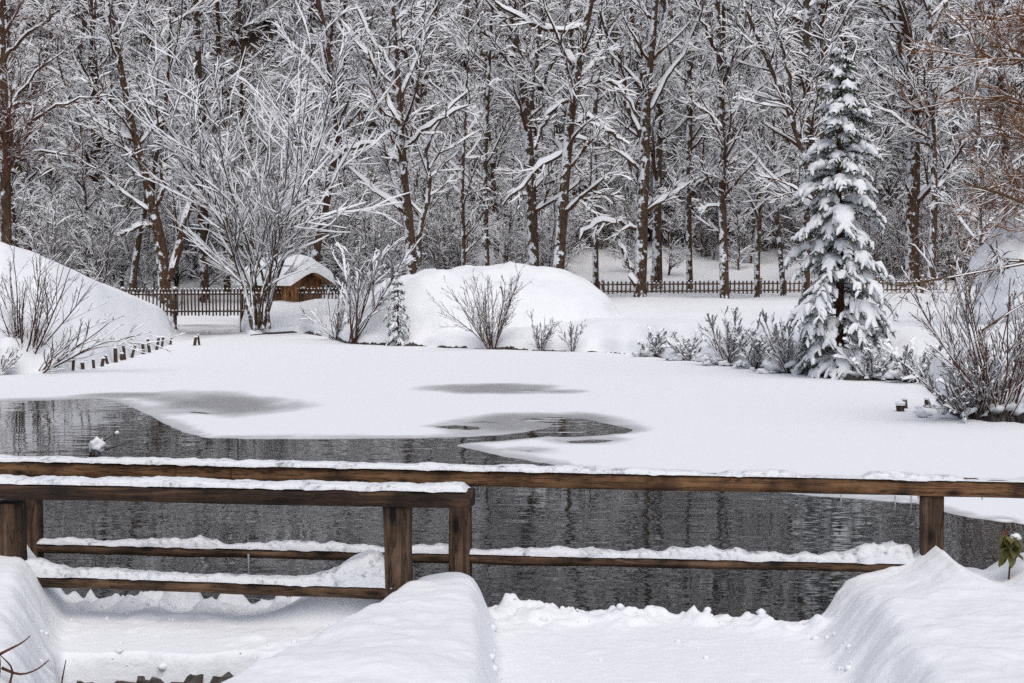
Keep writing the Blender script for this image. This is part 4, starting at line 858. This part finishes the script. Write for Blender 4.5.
fan('low_shrub', 224, b0, 14, 1.0, 0.9, 0.014, 'low snowy shrub at the left edge on the ice rim', 'shrub', k1=8, k2=5, snow=(0.028, 0.8, 0.018))
b0 = at(430, 268, 51); b0[2] = float(tz(b0[0], 52))

# --- spruces
def spruce_meshes(name, seed, h, wbase, nbr, snow=1.0, detail=1.0, far=False, lite=False):
    rng = np.random.default_rng(seed); gt, gn, gs = Geo(), Geo(), Geo()
    z = np.linspace(-0.3, h, 12); gt.add(*tubes(np.stack([0.03 * np.sin(z), 0.03 * np.cos(z * 1.3), z], 1)[None], rads(0.012 * h + 0.02, 0.012, 12)[None], 7))
    n = 9; P = np.empty((nbr, n, 3)); per_w = 7 if not far else 8; nw = max(3, nbr // per_w)
    wf = (np.arange(nbr) // per_w) / nw; zs = h * np.clip(0.05 + 0.93 * wf ** 0.92 + rng.normal(scale=0.012, size=nbr), 0.02, 0.985); az = np.arange(nbr) * 2 * np.pi / per_w + (np.arange(nbr) // per_w) * 0.41 + rng.normal(scale=0.25, size=nbr)
    for i in range(nbr):
        f = zs[i] / h; L = wbase * np.interp(f, [0, 0.3, 0.5, 0.7, 0.85, 0.95, 1.0], [1.0, 0.97, 0.80, 0.56, 0.36, 0.16, 0.06]) * rng.uniform(0.68, 1.15)
        a0 = np.array((math.cos(az[i]), math.sin(az[i]), 0)); el = 0.10 + 0.38 * f - 0.25 * rng.random(); p = np.array((0, 0, zs[i]))
        for j in range(n):
            P[i, j] = p; d = a0 * math.cos(el) + np.array((0, 0, math.sin(el))); p = p + d * L / (n - 1); el -= 0.10 + 0.07 * (1 - f)
            a0 = a0 + np.array((rng.normal() * .05, rng.normal() * .05, 0)); a0 /= np.linalg.norm(a0)
    R = np.stack([rads(0.022 * (1 - zs[i] / h) + 0.006, 0.004, n) for i in range(nbr)]); gt.add(*tubes(P, R, 4))
    # side twigs lying in the branch plane, drooping at their ends
    k = int(14 * detail); c = nbr * k; pid = np.repeat(np.arange(nbr), k); t = rng.uniform(0.12, 1.0, c); f_ = t * (n - 1) * 0.999; ii_ = f_.astype(int); a_ = (f_ - ii_)[:, None]
    p = P[pid, ii_] * (1 - a_) + P[pid, ii_ + 1] * a_; tan = norm(P[pid, ii_ + 1] - P[pid, ii_]); S = norm(np.cross(tan, np.array((0, 0, 1.0)))) * np.where(np.arange(c) % 2, 1, -1)[:, None]
    Lb = np.linalg.norm(np.diff(P, axis=1), axis=-1).sum(1)[pid]; ln = (Lb * 0.40 * (1.05 - 0.65 * t) + 0.05) * rng.uniform(0.6, 1.2, c)
    d = norm(tan * 0.75 + S * rng.uniform(0.5, 1.0, (c, 1)) + rng.normal(scale=0.12, size=(c, 3))); P2 = np.empty((c, 4, 3))
    for j in range(4):
        P2[:, j] = p; p = p + d * (ln / 3)[:, None]; d = d.copy(); d[:, 2] -= 0.28; d = norm(d)
    R2 = np.repeat(np.array([[0.006, 0.005, 0.004, 0.003]]), c, 0)
    if not far: gt.add(*tubes(P2, R2, 3))
    # needles: narrow blades around each twig
    per = int(18 * detail); pid = np.repeat(np.arange(c), per); tl_ = np.linalg.norm(P2[:, 3] - P2[:, 0], axis=1); pid = pid[rng.random(len(pid)) < np.clip(tl_[pid] / (0.30 if not far else 0.5), 0.12, 1)]; t = rng.uniform(0, 0.999, len(pid)) * 3; i = t.astype(int); a = (t - i)[:, None]
    p = P2[pid, i] * (1 - a) + P2[pid, i + 1] * a; tan = norm(P2[pid, i + 1] - P2[pid, i])
    rv = rng.normal(size=p.shape); rv[:, 2] -= 0.7; d = norm(tan * 0.8 + norm(rv) * 0.9); ln = (0.075 if not far else 0.18) * rng.uniform(0.6, 1.4, len(p))[:, None]
    sd_ = norm(np.cross(d, rng.normal(size=p.shape))) * (0.010 if not far else 0.04)
    V = np.stack([p - sd_, p + sd_, p + d * ln + sd_ * 0.4, p + d * ln - sd_ * 0.4], 1).reshape(-1, 3); gn.add(V, np.arange(len(V)).reshape(-1, 4))
    # snow: pillows along the branches plus fingers on the side twigs
    n2 = 6 if lite else (10 if far else 18); PB = np.stack([resample(p_, n2) for p_ in P]); U = np.linspace(0, 1, n2)[None]
    Ls = np.linalg.norm(np.diff(PB, axis=1), axis=-1).sum(1)[:, None]
    prof = np.clip(np.sin(np.pi * np.clip((U - 0.15) / 0.88, 0, 1)), 0, 1) ** 0.45 * (0.7 + 0.4 * U)
    lum = 0.45 + 0.9 * rng.random((nbr, n2)); lum = (lum + np.roll(lum, 1, 1)) / 2 * (1 + 0.45 * ss(0.6, 0.85, zs / h))[:, None] * (0.3 + 0.7 * (fbm(U * 5 + np.arange(nbr)[:, None] * 3.3, U * 0, 3) > -0.08)) * rng.uniform(0.65, 1.0, (nbr, 1))
    wd = np.clip(0.225 * Ls, 0.085, 0.205 if not far else 0.5) * prof * lum * snow + 0.004
    T_ = frames(PB); S = norm(np.cross(T_, np.array((0, 0, 1.0)))); Uz = np.array((0, 0, 1.0))
    kk = 4 if lite else (6 if far else 9); a = np.arange(kk) / kk * 2 * np.pi; jit = 1 + 0.22 * rng.normal(size=(nbr, n2, kk)) * (not far)
    V = PB[:, :, None] + Uz * (wd * 0.5)[..., None, None] + (wd[:, :, None] * np.cos(a) * jit)[..., None] * S[:, :, None] + (wd[:, :, None] * np.sin(a) * 0.58 * jit)[..., None] * Uz
    gs.add(V.reshape(-1, 3), ringquads(len(V), n2, kk))
    sel = rng.random(c) < (0.75 if not lite else 0.25); Pt = P2[sel]; Lt = np.linalg.norm(np.diff(Pt, axis=1), axis=-1).sum(1)
    w2 = np.clip(0.18 * Lt, 0.018, 0.085 if not far else 0.2)[:, None] * np.array([0.6, 1.0, 1.0, 0.4])[None] * rng.uniform(0.6, 1.25, (len(Pt), 4)) * snow
    gs.add(*tubes(Pt + np.array((0, 0, 1.0)) * (w2 * 0.75)[..., None], w2, 5 if not lite else 3))
    # snow on the leader
    zz = np.linspace(h * 0.9, h * 1.01, 8); gs.add(*tubes(np.stack([0.03 * np.sin(zz), 0.03 * np.cos(zz * 1.3), zz], 1)[None], (0.045 * snow * rng.uniform(0.5, 1.3, 8) * (1 - np.linspace(0, 0.8, 8)))[None], 7))
    return [('trunk', gt.mesh(name + '_trunk', M['twig'])), ('needles', gn.mesh(name + '_needles', M['far_needles'] if far else M['needles'], False)), ('branch_snow', gs.mesh(name + '_snow', M['snow_cap'] if not far else M['snow_twig']))]
b0 = at(838, 376, 32.2); b0[2] = 0.08
put(spruce_meshes('spruce', 301, 7.25, 1.30, 147, 0.95), 'spruce_tree', b0, 'tall young spruce loaded with snow pillows on the right bank', 'spruce')
b0 = shore_at(397); b0[2] = 0.1
put(spruce_meshes('small_spruce', 302, 2.1, 0.45, 60, 0.7, 0.6), 'spruce_sapling', b0, 'tiny thin spruce sapling at the left foot of the snow mound', 'spruce')

# --- larch and overhanging branches at the right edge
hero('larch_tree', 40, [[(1052, 300, 12), (1050, 200, 11), (1046, 100, 9), (1040, 0, 8)]],
     [[(1046, 60, 5), (1000, 58, 3), (950, 52, 2), (900, 48, 1)], [(1048, 110, 5), (1000, 96, 4), (950, 100, 2), (905, 112, 1)], [(1049, 20, 4), (1000, 15, 3), (950, 22, 2)], [(1048, 150, 4), (1000, 132, 3), (960, 140, 1.5)], [(1049, 180, 4), (1010, 175, 3), (965, 205, 1.5)],
      [(1050, 215, 4), (1005, 200, 3), (955, 215, 1.5)], [(1050, 235, 3), (1000, 225, 2), (960, 245, 1)]], 311,
     'rust-orange twigged larch reaching in from the right edge', mats=('twig_rust', 'twig_rust'), snow=(0.008, 0.2, 0.006), kl=36, lr=0.17, k2=11, k3=10, up=-0.1, hext=5, curve=-0.02, limb_snow=0.12)
b0 = np.array((12.2, 24.6, 0.6)); rg = np.random.default_rng(77)
tr = [resample([(0, 0, -0.5), (-0.3, 0, 1.2), (-0.8, 0.1, 2.6), (-1.0, 0.1, 4.0)], 12)]
lim = []
for l in ([(1140, 262, 12), (1090, 252, 9), (1024, 262, 6), (990, 268, 5), (960, 277, 4), (930, 281, 3), (890, 286, 1.5)], [(1110, 250, 8), (1050, 215, 6), (1000, 190, 4), (960, 185, 2)], [(1024, 262, 4), (1000, 255, 3), (984, 246, 2)], [(1100, 262, 8), (1060, 285, 5), (1010, 305, 3), (975, 330, 2)]):
    d = 22.0; pts = [at(x, y, d) - b0 for x, y, w_ in l]
    if l[0][0] > 1050: pts.insert(0, np.array((-0.75, 0.1, 2.5))); l.insert(0, (0, 0, 14))
    p = resample(pts, 12); p[2:, 1] += np.linspace(0.6, -0.3, 10)
    lim.append((p, np.interp(np.linspace(0, 1, 12), np.linspace(0, 1, len(l)), [w_ / (F / d) / 2 for x, y, w_ in l])))
parts = tree_meshes('willow', 312, tr, [rads(0.16, 0.05, 12)], lim, dict(k=8, t0=0.5, t1=1.0, lr=0.5, ang=(0.5, 1.0), up=0.2, curve=-0.06, wob=0.08, n=7, rr=0.4, rtip=0.004),
                    dict(k=26, t0=0.2, t1=1.0, lr=0.28, ang=(0.3, 0.9), up=-0.45, curve=-0.12, wob=0.07, n=7, rr=0.5, rtip=0.0025, taper=0.2, lenabs=3.2), dict(k=4, t0=0.2, t1=0.9, lr=0.35, ang=(0.3, 0.7), up=-0.1, curve=-0.05, wob=0.06, n=4, rr=0.6, rtip=0.002), (0.004, 0.3, 0.003), ('twig_brown', 'twig_red'), limb_snow=0.08)
put(parts, 'overhanging_tree', b0, 'brown arching branch with thin hanging twigs reaching in from the right', 'tree')

# --- forest behind
def forest_tree(kind, seed):
    rng = np.random.default_rng(seed)
    if kind in ('tall_back', 'young_back'):
        tl = kind == 'tall_back'; P = [randtrunk(rng, rng.uniform(19, 24) if tl else rng.uniform(10, 14), rng.uniform(0, 0.1))]
        return tree_meshes('%s%d' % (kind, seed), seed, P, [rads(0.22 if tl else 0.09, 0.03, 14)], (), dict(k=34, t0=0.06, t1=1.0, lr=0.24, ang=(0.6, 1.3), up=0.12, curve=0.01, wob=0.2, n=6, rr=0.45, rtip=0.018, taper=0.35), D_(L2, k=8, n=4, rtip=0.016), D_(L3, k=7, n=3, rtip=0.014), (0.032, 0.5, 0.015), ('bark_far', 'twig'), sides=6, gap=0.35)
    if kind == 'tall':
        P = [randtrunk(rng, rng.uniform(19, 24), rng.uniform(0, 0.08))]
        return tree_meshes('tall%d' % seed, seed, P, [rads(rng.uniform(0.17, 0.26), 0.03, 14)], (), dict(k=34, t0=0.08, t1=1.0, lr=0.23, ang=(0.7, 1.35), up=0.12, curve=0.01, wob=0.18, n=6, rr=0.4, rtip=0.016, taper=0.35), D_(L2, k=8, n=5), D_(L3, k=8, n=3), (0.065, 0.8, 0.028), ('bark_far', 'twig'), sides=8)
    if kind == 'young':
        P = [randtrunk(rng, rng.uniform(9, 13), rng.uniform(0, 0.18), wob=0.18)]
        return tree_meshes('young%d' % seed, seed, P, [rads(rng.uniform(0.07, 0.11), 0.02, 14)], (), dict(k=32, t0=0.06, t1=1.0, lr=0.28, ang=(0.5, 1.25), up=0.15, curve=0.01, wob=0.18, n=6, rr=0.5, rtip=0.014, taper=0.4), D_(L2, k=8, n=5), D_(L3, k=7, n=3), (0.06, 0.8, 0.026), ('bark_far', 'twig'), sides=6)
    if kind in ('under', 'brush'):
        n = 8; P = []; R = []; hs_ = (3, 5.5) if kind == 'under' else (1.6, 3.2)
        for i in range(n):
            p = randtrunk(rng, rng.uniform(*hs_), rng.uniform(0.1, 0.5), wob=0.2); p[:, :2] += rng.normal(scale=0.4, size=2); P.append(p); R.append(rads(0.035, 0.012, 14))
        sn = (0.045, 0.8, 0.022) if kind == 'under' else (0.022, 0.6, 0.013)
        return tree_meshes('%s%d' % (kind, seed), seed, P, R, (), dict(k=12, t0=0.05, t1=1.0, lr=0.36, ang=(0.4, 1.1), up=0.1, curve=0.0, wob=0.16, n=5, rr=0.5, rtip=0.010, taper=0.4), D_(L2, k=7, n=4), D_(L3, k=4, n=3), sn, ('bark_far', 'twig' if kind == 'under' else 'twig_red'), sides=5)
    return spruce_meshes('farspruce%d' % seed, seed, rng.uniform(15, 19), 3.2, 90, 1.3, 0.8, True)
PRO = {k: [forest_tree(k, s) for s in ss_] for k, ss_ in (('tall', (401, 402, 403)), ('young', (411, 412, 413)), ('under', (421, 422)), ('brush', (425,)), ('tall_back', (441, 442)), ('young_back', (445, 446)), ('spruce', (431, 432)))}
rng = np.random.default_rng(2024)
NAMES = {'tall_back': ('forest_tree', 'tall dark forest tree', 'tree', 'tall background forest trees'), 'young_back': ('young_tree', 'slender dark young tree', 'tree', 'young background forest trees'),
         'tall': ('forest_tree', 'tall snow-covered forest tree', 'tree', 'tall background forest trees'),
         'young': ('young_tree', 'slender young snow-covered tree', 'tree', 'young background forest trees'),
         'under': ('forest_shrub', 'snow-covered bare undergrowth shrub', 'shrub', 'forest undergrowth shrubs'),
         'brush': ('forest_brush', 'low reddish-brown brush', 'brush', 'brown brush at the forest edge'),
         'spruce': ('forest_spruce', 'dark snowy spruce', 'spruce', 'spruces on the far hillside')}
ZONES = ((60, 'at the far left edge'), (150, 'behind the left snow bank'), (235, 'behind the left picket fence'), (330, 'behind the fan-shaped tree and hut'), (450, 'behind the forked tree'), (530, 'above the snow mound'), (600, 'behind the leaning tree'),
         (680, 'behind the thick fence tree'), (750, 'behind the slim straight tree'), (870, 'behind the tall spruce'), (960, 'behind the stout brown trunk'), (5000, 'behind the rusty larch at the right edge'))
def scatter(kind, n, d0, d1, pxr=(-90, 1114), smin=0.8, smax=1.15, row=''):
    for i in range(n):
        px = pxr[0] + (pxr[1] - pxr[0]) * ((i + rng.random()) / n); d = d0 + (d1 - d0) * rng.random()
        X = (px - 512) / F * d; nm, lab, cat, grp = NAMES[kind]
        zone = next(z_ for lim, z_ in ZONES if px < lim)
        put(PRO[kind][int(rng.integers(len(PRO[kind])))], nm, (X, d, float(tz(X, d)) - 0.05), '%s %s %s' % (lab, row, zone), cat, grp, rng.uniform(0, 6.28), rng.uniform(smin, smax))
scatter('tall', 12, 74, 88, (-90, 560), row='at the forest front'); scatter('tall', 10, 85, 92, (560, 1114), row='at the forest front'); scatter('tall', 14, 88, 104, row='midway up'); scatter('tall_back', 24, 94, 112, row='midway up'); scatter('tall_back', 30, 112, 140, row='far up the slope')
scatter('young', 18, 74, 86, (-90, 560), row='at the forest front'); scatter('young', 18, 85, 91, (560, 1114), row='at the forest front'); scatter('young', 18, 86, 100, row='midway up'); scatter('young_back', 30, 92, 106, row='midway up'); scatter('young_back', 30, 104, 125, row='far up the slope')
scatter('under', 20, 79, 90, (-90, 560), row='at the forest front'); scatter('under', 22, 87, 93, (560, 1114), row='at the forest front'); scatter('under', 36, 90, 112, row='midway up')
scatter('brush', 46, 86, 92, row='at the forest front'); scatter('brush', 16, 73, 82, (860, 1040), 0.9, 1.5, row='at the forest front')
scatter('young', 3, 64, 72, (20, 130), row='close'); scatter('young', 3, 68, 74, (200, 330), row='close'); scatter('under', 4, 66, 76, (40, 150), row='close'); scatter('under', 4, 68, 76, (270, 380), row='close')
scatter('young', 4, 66, 73, (400, 560), 0.5, 0.8, row='close'); scatter('young', 5, 76, 84, (600, 900), 0.5, 0.8, row='close'); scatter('under', 5, 69, 76, (380, 560), 0.6, 0.9, row='close')
scatter('spruce', 26, 104, 150, row='on the hillside')

# far wood on the upper hillside: one mass
def merged(name, parts_list, mi):
    V, Q, o = [], [], 0
    for parts, loc, rz, s in parts_list:
        me = [p for n_, p in parts if n_ in mi]
        for m_ in me:
            v = np.empty(len(m_.vertices) * 3, np.float32); m_.vertices.foreach_get('co', v); v = v.reshape(-1, 3)
            q = np.empty(len(m_.loops), np.int32); m_.loops.foreach_get('vertex_index', q); q = q.reshape(-1, 4)
            c, s_ = math.cos(rz), math.sin(rz)
            V.append(np.stack([(v[:, 0] * c - v[:, 1] * s_) * s + loc[0], (v[:, 0] * s_ + v[:, 1] * c) * s + loc[1], v[:, 2] * s + loc[2]], 1)); Q.append(q + o); o += len(v)
    return np.concatenate(V), np.concatenate(Q)
low = [spruce_meshes('lowspruce%d' % s, s, 17, 3.4, 40, 1.8, 0.28, True, True) for s in (501, 502)]
pl = []
for i in range(85):
    d = 135 + 110 * rng.random() ** 0.9; px = rng.uniform(-300, 1320); X = (px - 512) / F * d
    pl.append((low[i % 2], (X, d, float(tz(X, d)) - 0.3), rng.uniform(0, 6.28), rng.uniform(0.8, 1.25)))
v, q = merged('n', pl, ('needles',)); v2, q2 = merged('s', pl, ('branch_snow',))
me = mesh_from('far_forest', np.concatenate([v, v2]), np.concatenate([q, q2 + len(v)]), M['far_needles'], False); me.materials.append(M['snow_twig'])
mi = np.zeros(len(me.polygons), np.int32); mi[len(q):] = 1; me.polygons.foreach_set('material_index', mi)
link('far_forest', me, kind='stuff')
for m_ in list(bpy.data.meshes):
    if m_.users == 0: bpy.data.meshes.remove(m_)
